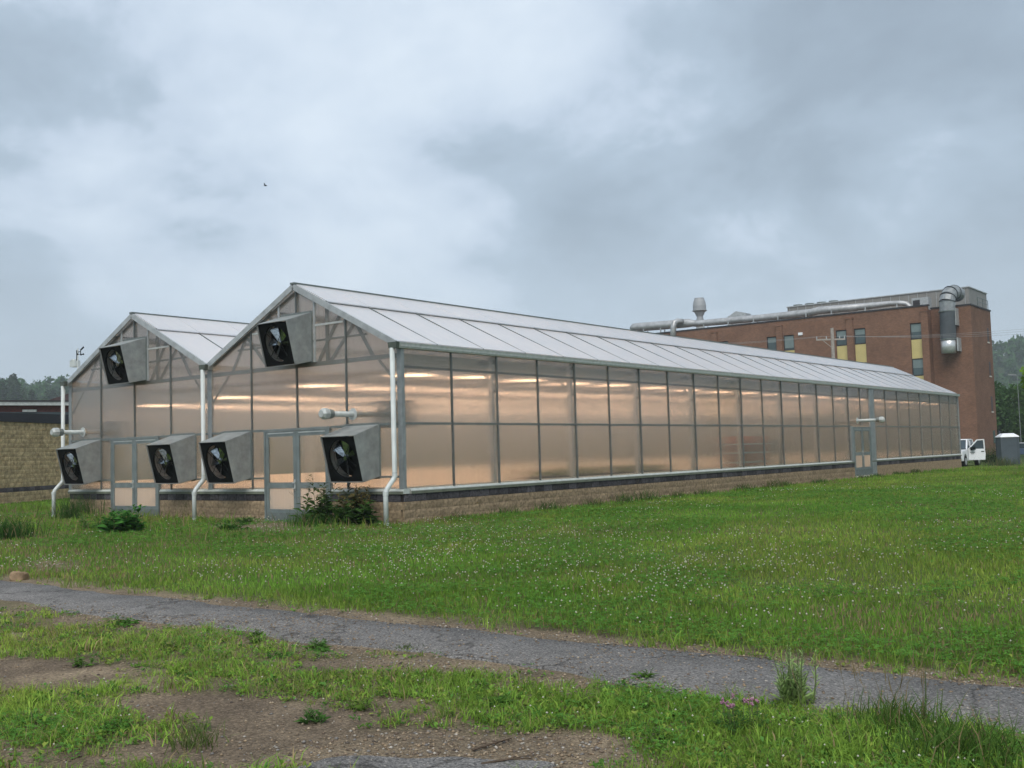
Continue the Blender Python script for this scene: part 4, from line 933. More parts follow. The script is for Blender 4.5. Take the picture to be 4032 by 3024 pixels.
MB().tube([(-.4,.4,2.1),(-.4,.4,2.5)], .05, 8).build('vent_stack', gry, PT, local=True)

cp_ = dep((4062,1765), 104); CARt = thing('parked_car', (cp_[0], cp_[1], -.30), 'blue car with a pale roof parked beyond the portable toilet', 'car', rz=math.radians(-35))
blue = mat('blue_paint', (.10,.14,.22), .3, .1, .05, 1)
MB().prism([(-2.2,-.9,.35),(-2.2,-.9,.85),(-1.2,-.9,.95),(1.1,-.9,.95),(2.1,-.9,.8),(2.2,-.9,.35)], (0,1.8,0)).build('body', blue, CARt, local=True, bevel=.05)
MB().prism([(-1.6,-.78,.955),(-1.1,-.78,1.45),(.4,-.78,1.45),(1.1,-.78,.955)], (0,1.56,0)).build('cabin', glass_dark, CARt, local=True)
MB().box((-1.15,-.76,1.452),(.42,.76,1.52)).build('roof', white_paint, CARt, local=True, bevel=.03)
for x in (-1.35,1.35):
    for y in (-.86,.86): MB().tube([(x,y-.1,.32),(x,y+.1,.32)], .32, 16).build('wheel', rubber, CARt, local=True)
lp_ = dep((4018,1700), 120)
LPt = thing('lamp_post', (lp_[0], lp_[1], -.3), 'thin pale lamp post before the wooded hill', 'lamp post')
zt_ = dep((4014,1475), 120)[2]
MB().tube([(lp_[0],lp_[1],-.3),(lp_[0],lp_[1],zt_)], [.04,.03], 8).build('pole', post_m, LPt); MB().beam((lp_[0]-.1,lp_[1],zt_),(lp_[0]-.9,lp_[1],zt_+.1),.25,.12).build('lamp_head', galv, LPt)

# ================================================================== block wall and low brick building on the left
wa, wb = np.array([-29.3,4.8]), np.array([-31.7,9.2]); dW = (wb-wa)/np.linalg.norm(wb-wa); P0 = wa-dW*5; P1 = wb+dW*16
BW = thing('block_wall', (P0[0],P0[1],0), 'tall tan split-block wall with a dark band, behind the weather station', 'wall', rz=math.atan2(dW[1],dW[0]))
Lw = np.linalg.norm(P1-P0)
# local x along the wall; the face towards the camera is -y or +y
nrm = np.array([-dW[1],dW[0]]); face = 1 if nrm@(CAM[:2]-wa) > 0 else -1
MB().box((0,-face*.02,-.4),(Lw,-face*.30,3.62)).build('wall_core', mortar, BW, local=True)
wall_tan = mat('tan_wall_block', (.43,.34,.20), .95, 0, .45, 5, .8, 26, .02, rand=.10)
bwm = [block_mesh('tan_block', wall_tan, .40, .192, .045, 20+s) for s in range(5)]; bwd = block_mesh('dark_block', dark_m, .40, .192, .05, 31)
rest = MB(); cnt = 0
for row in range(19):
    z = .0+row*.2
    u = -(.2 if row % 2 else 0)
    while u < Lw:
        s0, s1 = max(0,u), min(Lw,u+.406)
        vis = 4.0 < s0 < 12.2
        if s1-s0 > .1:
            if vis and cnt < 298 and row != 3: inst(random.choice(bwm), 'tan_block', BW, ((s0+s1)/2, -face*.02, z), math.pi if face > 0 else 0, ((s1-s0)/.406,1,1)); cnt += 1
            elif vis: inst(bwd if row == 3 else random.choice(bwm), 'dark_block' if row == 3 else 'tan_block', BW, ((s0+s1)/2, -face*.02, z), math.pi if face > 0 else 0, ((s1-s0)/.406,1,1))
            else: rest.box((s0+.004,-face*.02,z-.096),(s1-.004,face*.04,z+.096))
        u += .406
tag(rest.build('block_rows', wall_tan, BW, local=True), kind='stuff')
navy = mat('dark_coping', (.014,.016,.026), .5, .1, .2, 2)
MB().prism([(-.1,face*.10,3.66),(Lw,face*.10,3.66),(Lw,face*.10,4.30),(-.1,face*.10,4.00)], (0,-face*.5,0)).build('coping', navy, BW, local=True)
BH_ = thing('low_brick_building', (-62,22,0), 'low dark brick building with a metal gutter behind the tan block wall', 'building')
dl = 76
def FL(x, y, z): return tuple(dep((x, y), dl)+_f*z)      # a facade square to the view at that distance
def lbox(nm, m, xa, ya, xb, yb, d0, d1):
    a, b, c_, d_ = (Vector(dep(p, dl)) for p in ((xa,yb),(xb,yb),(xb,ya),(xa,ya))); fo = Vector((_f[0],_f[1],0))
    MB().prism([a+fo*d0,b+fo*d0,c_+fo*d0,d_+fo*d0], fo*(d1-d0)).build(nm, m, BH_)
lbox('wall', brick_dark, -500, 1588, 620, 1860, 0, 8)
lbox('gutter', galv, -500, 1583, 620, 1597, -.45, -.05)
lbox('roof_edge', dark_trim, -500, 1577, 620, 1583, -.5, 9)
lbox('window_band', glass_dark, -500, 1622, 620, 1641, -.06, -.01)
lbox('wall_lamp', galv, 92, 1613, 147, 1622, -.16, -.07)
a, b, c_ = (Vector(dep(p, dl+3)) for p in ((178,1580),(600,1575),(420,1500)))
MB().prism([a,b,c_], Vector((_f[0],_f[1],0))*6).build('gable_roof', mat('brown_shingle', (.085,.06,.06), .9, 0, .2, 2), BH_)

# bird in the sky
bp_ = dep((1045,731), 95); BI = thing('bird', tuple(bp_), 'small dark bird flying under the clouds', 'bird')
s_ = Vector((_r[0],_r[1],0)); up_ = Vector((0,0,1)); bd = MB()
bd.tube([s_*-.14, s_*-.05, s_*.06, s_*.16], [.01,.045,.05,.012], 8); bd.build('body', black_metal, BI, local=True, smooth=True)
for q_ in (-1, 1):
    fo = Vector((_f[0],_f[1],0))*q_; MB().prism([s_*.05+fo*.03, s_*-.05+fo*.03, s_*-.10+fo*.24+up_*.13, s_*.0+fo*.28+up_*.15], (0,0,.008)).build('wing', black_metal, BI, local=True)
MB().prism([s_*-.13+up_*.0, s_*-.22+Vector((.0,.03,0)), s_*-.22-Vector((.0,.03,0))], (0,0,.008)).build('tail', black_metal, BI, local=True)

# ================================================================== vegetation
AZ0, AZ1 = YAW-math.radians(31), YAW+math.radians(31)
def polar(n, d0, d1, p):
    e_ = 2-p; u = rng.random(n); d = (d0**e_+u*(d1**e_-d0**e_))**(1/e_); a = AZ0+rng.random(n)*(AZ1-AZ0)
    return CAM[0]+d*np.sin(a), CAM[1]+d*np.cos(a), d
def off_limits(x, y):
    return ((x < .09) & (x > XL-.1) & (y > -.08) & (y < LEN+.1)) | ((y < EDGE_HI(x)+.02) & (y > EDGE_LO(x)-.02))
def blades(x, y, z, h, w, col, lean=.45, stiff=.5):
    n = len(x); az = rng.random(n)*2*np.pi; la = rng.random(n)*2*np.pi; ln = h*lean*(.3+rng.random(n))
    ux, uy = np.cos(az)*w/2, np.sin(az)*w/2; lx, ly = np.cos(la)*ln, np.sin(la)*ln
    V = np.empty((n, 5, 3)); mh = .55*h
    V[:,0] = np.stack([x-ux, y-uy, z], 1); V[:,1] = np.stack([x+ux, y+uy, z], 1)
    mx_, my_ = x+lx*.3, y+ly*.3
    V[:,2] = np.stack([mx_-ux*.8, my_-uy*.8, z+mh], 1); V[:,3] = np.stack([mx_+ux*.8, my_+uy*.8, z+mh], 1)
    V[:,4] = np.stack([x+lx, y+ly, z+h*(1-.25*(ln/np.maximum(h,1e-3))**2)], 1)
    T = np.array([[0,1,3],[0,3,2],[2,3,4]])[None]+5*np.arange(n)[:,None,None]
    C = np.repeat(col[:,None,:], 5, 1)
    return V.reshape(-1, 3), T.reshape(-1, 3), C.reshape(-1, 3)
def join(parts):
    V, T, C, k = [], [], [], 0
    for v, t, c_ in parts: V.append(v); T.append(t+k); C.append(c_); k += len(v)
    return np.concatenate(V), np.concatenate(T), np.concatenate(C)
def lerp3(a, b, t): return a+(b-a)*t[:,None]
G1, G2, G3, DRY = np.array([.165,.305,.046]), np.array([.285,.350,.072]), np.array([.090,.210,.035]), np.array([.30,.235,.125])
def green(x, y, n, yellow=.0):
    a = sstep(.35,.65, fbm(x, y, .22)); b = sstep(.38,.62, fbm(x+40, y-9, .35)); c_ = np.where(rng.random(n) < .5, 0, 1)
    col = lerp3(np.tile(G1, (n,1)), np.tile(G2, (n,1)), np.clip(1.1*b*rng.random(n)+yellow, 0, 1)); col = lerp3(col, np.tile(G3, (n,1)), .6*a*rng.random(n))
    col *= ((.7+.6*rng.random(n))*(.62+.76*fbm(x+60, y+13, .5)))[:,None]
    dr = rng.random(n) < (.05+.22*sstep(.52,.70, fbm(x-17, y+5, .33))+.30*sstep(8, -3, x)*(y < 1.5)*(y > -11)); col[dr] = DRY*(.7+.5*rng.random((dr.sum(),1)))
    return col
def gravel_zone(x, y):
    px, py, _ = toD(x, y, 0*x)
    return np.exp(-(((px-580)/125)**2+((py-1138)/15)**2)**2)+.8*np.exp(-(((px-110)/75)**2+((py-1222)/15)**2)**2)
# lawn beyond the path
x, y, d = polar(560000, 7.0, 85, 1.5)
edge = sstep(-10.75, -10.15, y+.55*(fbm(x, y, 1.4)-.5))
k = (y > -10.9) & ~off_limits(x, y) & (rng.random(len(x)) < edge*(.30+.9*fbm(x, y, .8))) & (rng.random(len(x)) > gravel_zone(x, y)) & ~((y > 49.5) & (y < 58.5) & (x < 30))
x, y, d = x[k], y[k], d[k]; n = len(x)
h = (.040+.060*rng.random(n))*(.55+.9*fbm(x, y, .5)); near_w = np.exp(-np.minimum(np.abs(x-.1)+np.where((y < 0) | (y > 47), 9, 0), np.where((x < .3) & (x > XL), np.abs(y+.1), 9))/.5)
h *= 1+1.2*near_w*rng.random(n)
yel = .35*np.exp(-((y+10.5)/.5)**2)
lawn_o = link('lawn_grass', tri_mesh('lawn_grass', *blades(x, y, gz(x, y)-.008, h, .0055+.00055*d, green(x, y, n, yel)), leaf_m))
tag(lawn_o, 'mixed green lawn grass growing between the path and the greenhouse', 'grass', kind='stuff')
# rough uncut grass before the gable ends
x, y, d = polar(90000, 14, 45, .9)
k = (y > -5.5) & (y < 4) & (x < .4) & (x > -32) & ~off_limits(x, y) & (rng.random(len(x)) < (.15+1.2*np.exp(-np.abs(y+.1)/.8))*sstep(.36,.58, fbm(x+21, y, .55))*(1.6+1.6*(x < -8))) & (rng.random(len(x)) > gravel_zone(x, y)*1.2)
k &= ~((x > -5.2) & (x < -3.2) & (y > -1.2)); x, y, d = x[k], y[k], d[k]; n = len(x); rh = (.10+.30*rng.random(n)**2)*(.5+fbm(x, y, .8))
rg = link('rough_grass', tri_mesh('rough_grass', *blades(x, y, gz(x, y)-.01, rh, .009+.0004*d, green(x, y, n, .1)*.9, .5), leaf_m)); tag(rg, 'rough uncut grass and weeds along the gable ends', 'grass', kind='stuff')
# clover leaves and white heads
def clover(x, y, z, r, col):
    n = len(x); V = np.empty((n, 3, 4, 3)); a0 = rng.random(n)*6.28; tl = (rng.random((n, 2))-.5)*.7
    for j in range(3):
        a = a0+j*2.094; ca, sa = np.cos(a), np.sin(a)
        for q, (f_, s_) in enumerate(((.05,0),(.6,.42),(1.05,0),(.6,-.42))):
            dx, dy = (ca*f_-sa*s_)*r, (sa*f_+ca*s_)*r
            V[:,j,q] = np.stack([x+dx, y+dy, z+dx*tl[:,0]+dy*tl[:,1]], 1)
    T = (np.array([[0,1,2],[0,2,3]])[None,None]+4*np.arange(3*n).reshape(n,3)[:,:,None,None]).reshape(-1, 3)
    return V.reshape(-1, 3), T, np.repeat(col, 12, 0)
x, y, d = polar(150000, 7.0, 40, 1.4)
k = (y > -10.6) & ~off_limits(x, y) & (rng.random(len(x)) < 1.1*sstep(.42,.62, fbm(x+3, y+8, .45)))
x, y, d = x[k], y[k], d[k]; n = len(x)
cc = np.array([.105,.245,.045])*(.7+.6*rng.random((n,1)))
x2, y2, d2 = polar(60000, 5.0, 10.5, 1.0); f2 = fore_density(x2, y2)
k = (y2 < -12.1) & ~off_limits(x2, y2) & (rng.random(len(x2)) < f2*sstep(.48,.62, fbm(x2+3, y2+8, .9))*1.2)
x2, y2, d2 = x2[k], y2[k], d2[k]; cc2 = np.array([.11,.26,.05])*(.7+.6*rng.random((len(x2),1)))
cl_o = link('clover_leaves', tri_mesh('clover_leaves', *join([clover(x, y, gz(x, y)+.03+.07*rng.random(n), .016+.0008*d, cc), clover(x2, y2, .015+.06*rng.random(len(x2)), .012+.006*rng.random(len(x2)), cc2)]), leaf_m))
tag(cl_o, 'low clover leaves spread through the lawn and verge', 'clover', kind='stuff')
OCT = np.array([[1,0,0],[-1,0,0],[0,1,0],[0,-1,0],[0,0,1],[0,0,-1]], float); OT = np.array([[0,2,4],[2,1,4],[1,3,4],[3,0,4],[2,0,5],[1,2,5],[3,1,5],[0,3,5]])
def balls(x, y, z, r, col, squash=.85):
    n = len(x); jit = OCT[None]*(1+.25*(rng.random((n,6,1))-.5)); V = jit*np.stack([r, r, r*squash], 1)[:,None,:]; a = rng.random(n)*6.28
    c_, s_ = np.cos(a)[:,None], np.sin(a)[:,None]; vx, vy = V[...,0]*c_-V[...,1]*s_, V[...,0]*s_+V[...,1]*c_
    V = np.stack([vx+x[:,None], vy+y[:,None], V[...,2]+z[:,None]], 2)
    return V.reshape(-1, 3), (OT[None]+6*np.arange(n)[:,None,None]).reshape(-1, 3), np.repeat(col, 6, 0)
x, y, d = polar(60000, 7.0, 42, 1.3); px, py, _ = toD(x, y, 0*x)
pat = .015+.9*sstep(.50,.68, fbm(x+9, y+2, .55))*sstep(.35,.6, fbm(x-5, y+30, .14))
for cx, cy, rx, ry, a_ in ((600,1235,330,30,.8),(1180,1165,300,22,.6),(1350,1250,420,50,.7),(1100,1210,300,30,.4),(1750,1200,300,40,.35),(2170,1180,60,18,.8),(1650,1320,330,40,.25)): pat += a_*.75*np.exp(-((px-cx)/rx)**2-((py-cy)/ry)**2)*(.25+1.2*fbm(x, y, .9))
k = (y > -10.3) & ~off_limits(x, y) & (rng.random(len(x)) < pat*.36) & (px < 2300); x, y, d = x[k], y[k], d[k]; n = len(x)
wcol = np.array([.72,.70,.58])*(.7+.35*rng.random((n,1))); br_ = rng.random(n) < .16; wcol[br_] = np.array([.40,.30,.20])*(.7+.5*rng.random((br_.sum(),1)))
x2, y2, d2 = polar(2600, 5.0, 9, 1.0); f2 = fore_density(x2, y2); k = (y2 < -12.2) & (rng.random(len(x2)) < .10*f2+.06*np.exp(-((toD(x2,y2,0*x2)[0]-1800)/350)**2)); x2, y2 = x2[k], y2[k]
fl = link('clover_flowers', tri_mesh('clover_flowers', *join([balls(x, y, gz(x, y)+.09+.05*rng.random(n), .0065+.003*rng.random(n)+.00022*d, wcol), balls(x2, y2, .05+.04*rng.random(len(x2)), .0062+.0025*rng.random(len(x2)), np.tile(np.array([[.70,.68,.58]]), (len(x2),1)))]), petal_m))
tag(fl, 'small white clover heads dotted over the lawn', 'flowers', kind='stuff')
# tufts in front of the path
cx, cy, cd_ = polar(13000, 4.8, 13, 1.1); f2 = fore_density(cx, cy)
k = (cy < EDGE_LO(cx)-.05) & (rng.random(len(cx)) < f2**1.4); cx, cy = cx[k], cy[k]
tx, ty, td = polar(2600, 7, 16, 1.0); k = (np.abs(ty+10.62+.2*(fbm(tx,ty,2)-.5)) < .22) & (fbm(tx+7, ty, 1.1) > .44); cx, cy = np.concatenate([cx, tx[k]]), np.concatenate([cy, ty[k]])
nb = rng.integers(8, 30, len(cx)); idx = np.repeat(np.arange(len(cx)), nb); n = len(idx); sp_ = (.02+.05*rng.random(len(cx)))[idx]
x = cx[idx]+rng.normal(0, 1, n)*sp_; y = cy[idx]+rng.normal(0, 1, n)*sp_
hh = (.03+.075*rng.random(len(cx))**1.6)[idx]*(.5+rng.random(n)); hh *= np.where(y > -11, 1.6, 1)
col = green(x, y, n, .3)*(.85+.6*rng.random(len(cx)))[idx][:,None]
wd_ = (.004+.008*(rng.random(len(cx)) < .35)*rng.random(len(cx)))[idx]
tf = link('verge_grass', tri_mesh('verge_grass', *blades(x, y, 0*x-.004, hh, wd_, col, .9), leaf_m)); tag(tf, 'ragged tufts of grass and weeds on the bare verge before the path', 'grass', kind='stuff')
# broad leaves among the tufts
def leafquads(x, y, z, L_, w, el, az, col):
    ca, sa, ce, se = np.cos(az), np.sin(az), np.cos(el), np.sin(el)
    B = np.stack([x, y, z], 1); D3 = np.stack([ca*ce, sa*ce, se], 1)*L_[:,None]; S3 = np.stack([-sa, ca, 0*x], 1)*(L_*w)[:,None]
    V = np.stack([B, B+D3*.55+S3, B+D3*.95-np.array([0,0,1])*(L_*.12)[:,None], B+D3*.55-S3], 1)
    return V.reshape(-1, 3), (np.array([[0,1,2],[0,2,3]])[None]+4*np.arange(len(x))[:,None,None]).reshape(-1, 3), np.repeat(col, 4, 0)
bx_, by_, bd_ = polar(16000, 4.8, 13.5, 1.0); f2 = fore_density(bx_, by_); k = (by_ < EDGE_LO(bx_)-.03) & (rng.random(len(bx_)) < f2**1.2*1.1); bx_, by_ = bx_[k], by_[k]
tx, ty, td = polar(5000, 7, 20, 1.0); k = (np.abs(ty+10.45) < .45) & (fbm(tx+7, ty, 1.1) > .40); bx_, by_ = np.concatenate([bx_, tx[k]]), np.concatenate([by_, ty[k]])
nl = rng.integers(5, 15, len(bx_)); idx = np.repeat(np.arange(len(bx_)), nl); n = len(idx); hs = (.012+.05*rng.random(len(bx_))**2)[idx]
x = bx_[idx]+rng.normal(0, .022, n); y = by_[idx]+rng.normal(0, .022, n)
pal_l = np.array([[.20,.33,.055],[.15,.30,.055],[.26,.33,.07],[.10,.23,.05]])[rng.integers(0, 4, len(bx_))][idx]*(.65+.65*rng.random((n,1)))
vl = link('verge_leaves', tri_mesh('verge_leaves', *leafquads(x, y, hs*rng.random(n), .016+.030*rng.random(n), .20+.14*rng.random(n), rng.normal(.5,.35,n), rng.random(n)*6.28, pal_l), leaf_m)); tag(vl, 'small broad weed leaves covering the verge before the path', 'weeds', kind='stuff')
# loose stones
def stones(n, d0, d1, p, keep, smin, smax, pal):
    x, y, d = polar(n, d0, d1, p); k = rng.random(n) < keep(x, y); x, y = x[k], y[k]; n = len(x)
    r = smin+(smax-smin)*rng.random(n)**2.5; col = pal[rng.integers(0, len(pal), n)]*(.7+.6*rng.random((n,1)))
    onp = (y < EDGE_HI(x)) & (y > EDGE_LO(x))
    return balls(x, y, r*.25+np.where(onp, .015, 0), r, col, .55)
pal1 = np.array([[.25,.19,.13],[.30,.24,.17],[.17,.13,.10],[.20,.19,.18],[.22,.17,.12],[.12,.10,.085],[.28,.21,.14],[.36,.33,.29]])
def kp1(x, y):
    px, py, _ = toD(x, y, 0*x)
    return np.clip(.10+1.0*np.exp(-((y+12.28)/.27)**2)*(.3+fbm(x,y,.9))+.8*np.exp(-((y+10.80)/.18)**2)+.9*np.exp(-(((px-1010)/400)**2+((py-1625)/50)**2)**2)+.6*np.exp(-(((px-900)/260)**2+((py-1480)/30)**2)**2)+.7*np.exp(-(((px-450)/260)**2+((py-1350)/18)**2)**2), 0, 1)
def kp2(x, y):
    px, py, _ = toD(x, y, 0*x); on = (y < EDGE_HI(x)) & (y > EDGE_LO(x))
    return on*np.clip(.12+.8*np.exp(-(((px-760)/170)**2+((py-1365)/26)**2)**2)+.9*np.exp(-(((px-1330)/130)**2+((py-1430)/22)**2)**2)+.35*np.exp(-(((px-1650)/160)**2+((py-1475)/18)**2)**2), 0, 1)
def kp3(x, y): return .8*gravel_zone(x, y)
st = join([stones(100000, 4.8, 13.5, 1.0, kp1, .003, .016, pal1), stones(30000, 6, 13, 1.0, kp2, .003, .014, pal1), stones(26000, 17, 34, 1.0, kp3, .012, .035, np.array([[.33,.27,.21],[.24,.20,.16],[.42,.37,.31]]))])
so_ = link('gravel_stones', tri_mesh('gravel_stones', *st, stone_m)); tag(so_, 'loose brown and grey gravel scattered along the path', 'gravel', kind='stuff')

# --- single plants
def weed(name, loc, h, stems, leaf, lw, col, label, cat='weed', group=None, spread=.12, per=14, up=.55, tip=None, droop=.2):
    W_ = thing(name, tuple(loc), label, cat, group); st_ = MB(); V, C = [], []
    for s_ in range(stems):
        a = random.random()*6.28; hh = h*(.55+.5*random.random()); q0 = Vector((random.gauss(0,spread*.4), random.gauss(0,spread*.4), -.02)); q1 = q0+Vector((math.cos(a)*spread*random.random(), math.sin(a)*spread*random.random(), hh))
        st_.tube([q0, (q0+q1)/2+Vector((random.gauss(0,.01),random.gauss(0,.01),0)), q1], [.004+h*.006, .003+h*.004, .0015], 4)
        for i in range(per):
            t = .08+.9*i/per; p = q0.lerp(q1, t); b = random.random()*6.28; L_ = leaf*(1.15-.75*t)*(.6+.7*random.random())
            dv_ = Vector((math.cos(b), math.sin(b), up*(.3+random.random()))).normalized(); sd_ = Vector((-math.sin(b), math.cos(b), random.gauss(0,.3)))*lw*(1.1-.6*t)*L_/leaf
            m1_ = p+dv_*L_*.5+Vector((0,0,.04*L_)); e_ = p+dv_*L_-Vector((0,0,droop*L_))
            V += [p, m1_+sd_, m1_-sd_, e_]; k_ = .65+.7*random.random(); cb2 = np.array(col if (tip is None or t < .62) else tip)*k_; C += [cb2]*4
    st_.build('stems', stem_m, W_, local=True)
    n = len(V)//4; T = (np.array([[0,1,2],[1,3,2]])[None]+4*np.arange(n)[:,None,None]).reshape(-1, 3)
    link('leaves', tri_mesh('leaves', np.array([tuple(v) for v in V]), T, np.array(C), leaf_m), W_)
    return W_
stem_m = mat('plant_stem', (.10,.13,.05), .8, 0, .3, 20)
def tuft(name, loc, n, h, w, col, label, spread=.12, cat='grass tuft', group=None, lean=.6, heads=0):
    U = thing(name, tuple(loc), label, cat, group); x, y = rng.normal(0, spread, n), rng.normal(0, spread, n)
    c_ = np.array(col)*(.65+.7*rng.random((n,1))); c_[rng.random(n) < .1] = DRY*.8
    tag(link('blades', tri_mesh('blades', *blades(x, y, 0*x-.01, h*(.45+.7*rng.random(n)), np.full(n, w), c_, lean), leaf_m), U), kind='stuff')
    for i in range(heads):
        a, b = rng.normal(0, spread, 2), rng.normal(0, spread*.9, 2); H = h*(1.05+.5*random.random()); p = Vector((a[0],a[1],0)); q_ = Vector((a[0]+b[0],a[1]+b[1],H))
        MB().tube([p, p.lerp(q_,.5)+Vector((b[0]*-.1,0,0)), q_], [.0012,.001,.001], 4).tube([q_, q_+Vector((b[0]*.1,b[1]*.1,.05)), q_+Vector((b[0]*.15,b[1]*.15,.10))], [.0025,.0035,.001], 5).build('seed_head', stem_d, U, local=True)
    return U
stem_d = mat('dry_stem', (.16,.13,.07), .9, 0, .3, 20)
dk, md, br2 = (.06,.125,.032), (.10,.21,.045), (.12,.10,.042)
weed('dock_weed', (-1.95,-.75,0), 1.22, 12, .34, .075, dk, 'tall dark dock weed with upright spires under the corner fan', spread=.42, per=32, tip=(.06,.085,.03))
weed('dock_weed', (-.85,-.80,0), 1.02, 20, .34, .085, dk, 'bushy dock weed with rusty seed tops beside the corner downspout', spread=.50, per=32, tip=br2)
weed('leafy_weed', tuple(G(268,1152)), .66, 18, .34, .11, (.065,.19,.038), 'broad-leaved dark green weed before the double door left of the middle downspout', spread=.34, per=18, up=.7)
weed('tall_weed', tuple(G(205,1146)), .60, 10, .22, .03, md, 'feathery green weed clump between two downspouts near the leafy weed', spread=.4, per=22)
weed('leafy_weed', tuple(G(500,1146)), .28, 9, .20, .06, (.055,.14,.03), 'low leafy weed growing in the gravel between the middle downspout and the dock weeds', spread=.25, per=12)
weed('leafy_weed', tuple(G(528,1132)), .22, 8, .22, .05, dk, 'small dark weed at the edge of the gravel by the block base', spread=.25, per=12)
tuft('grass_clump', tuple(G(165,1120)), 420, .75, .014, (.055,.115,.03), 'tall grass round the downspout under the weather station', .32, lean=.4)
tuft('grass_clump', tuple(G(430,1118)), 320, .60, .014, (.10,.14,.04), 'tall pale grass round the foot of the middle downspout', .27, lean=.5, heads=14)
tuft('grass_clump', tuple(G(668,1132)), 150, .55, .010, (.08,.14,.035), 'tall seeding grass before the right leaf of the door by the dock weeds', .22, lean=.5, heads=16)
tuft('grass_clump', tuple(G(690,1136)), 520, .38, .012, (.05,.12,.025), 'dark lush grass below the tall dock weed', .45, lean=.5)
tuft('grass_clump', tuple(G(18,1165)), 420, .55, .016, (.045,.105,.025), 'dark round grass clump near the brown rock', .32, lean=.5)
weed('tall_weed', tuple(G(330,1110)), .55, 7, .16, .02, (.09,.12,.05), 'dry greyish weed beside the leafy weed', spread=.3, per=18)
wl_ = [(1.6,.30,'nearest the corner'),(3.5,.34,''),(5.4,.46,''),(7.6,.36,''),(9.3,.50,''),(10.6,.55,''),(12.6,.34,''),(14.4,.30,''),(17.6,.42,''),(20.0,.5,''),(21.2,.35,''),(24.5,.3,''),(29.9,.3,''),(31.6,.3,''),(35.0,.28,''),(37.6,.4,'')]
for i, (yy, hh, _) in enumerate(wl_):
    tuft('grass_clump', (.28+.12*random.random(), yy, 0), 110, hh*.75, .012+.0003*yy, (.06,.13,.03) if i % 3 else (.085,.12,.04), 'tall grass clump against the tan block base of the long side', .16+.06*random.random(), group='grass clumps along the side base', heads=4 if i % 2 else 0, lean=.7)
weed('horseweed', tuple(G(1717,1522)), .36, 20, .085, .010, (.30,.42,.16), 'upright feathery weed at the near edge of the path', spread=.11, per=34, up=1.1, droop=.05)
tuft('seeding_grass', tuple(G(1935,1575)), 260, .22, .008, (.075,.15,.03), 'grass clump with dark seed heads at the path edge', .12, heads=16)
tuft('grass_clump', tuple(G(2075,1640)), 420, .26, .008, (.085,.16,.035), 'long arching grass clump behind the seeding grass', .16, lean=.9)
weed('tall_weed', tuple(G(2010,1570)), .34, 3, .05, .008, md, 'thin branching weed standing beside the seeding grass', spread=.08, per=16)
tuft('grass_clump', tuple(G(420,1612)), 130, .14, .006, (.12,.17,.05), 'pale grass tuft alone on the bare soil', .07, lean=.9)
tuft('grass_clump', tuple(G(415,1585)), 60, .14, .005, (.10,.15,.05), 'sparse wispy grass behind the pale tuft on bare soil', .05, lean=.8)
weed('leafy_weed', tuple(G(678,1560)), .13, 8, .085, .014, (.075,.17,.04), 'single bright weed at the end of the bare soil', spread=.06, per=10, up=.8)
weed('leafy_weed', tuple(G(265,1350)), .12, 10, .12, .02, (.08,.19,.035), 'low bright weed mat beside the left part of the path', spread=.14, per=12, up=.3)
weed('leafy_weed', tuple(G(690,1405)), .12, 6, .09, .02, (.08,.18,.04), 'small weed on the gravel below the path crack', spread=.07, per=9)
tuft('grass_clump', tuple(G(878,1403)), 70, .07, .006, (.08,.14,.03), 'tiny grass tuft growing in the path crack', .05)
for i in range(26):
    pxx, pyy = random.choice([(random.uniform(20,700),random.uniform(1370,1440)),(random.uniform(20,280),random.uniform(1530,1600)),(random.uniform(750,1500),random.uniform(1450,1570)),(random.uniform(1400,2150),random.uniform(1560,1655))])
    weed('broadleaf_weed', tuple(G(pxx, pyy)), .07+.06*random.random(), 6, .07+.04*random.random(), .014, (.07+.04*random.random(),.17+.03*random.random(),.035), 'small bright broad-leaved weed on the verge before the path', spread=.08, per=9, up=.6, group='small weeds on the verge')
# pink clover
for i, (pxx, pyy) in enumerate([(1575,1580),(1600,1585),(1632,1582),(1588,1592)]):
    K = thing('pink_clover', tuple(G(pxx,pyy)), 'pink clover plant flowering among the green verge weeds', 'flower', 'pink clover plants')
    V, T_, C_ = clover(rng.normal(0,.05,60), rng.normal(0,.05,60), .03+.10*rng.random(60), .012+.006*rng.random(60), np.array([.06,.14,.035])*(.7+.6*rng.random((60,1)))); link('leaves', tri_mesh('leaves', V, T_, C_, leaf_m), K)
    for j in range(3):
        q_ = Vector((random.gauss(0,.035),random.gauss(0,.035),.15+.04*random.random())); f_ = MB().tube([(q_.x*.4,q_.y*.4,0), q_], .0018, 4).build('stem', stem_m, K, local=True)
        V, T_, C_ = balls(rng.normal(q_.x,.005,14), rng.normal(q_.y,.005,14), rng.normal(q_.z,.006,14), np.full(14,.006), np.array([.48,.26,.36])*(.8+.4*rng.random((14,1)))); link('flower_head', tri_mesh('flower_head', V, T_, C_, petal_m), K)

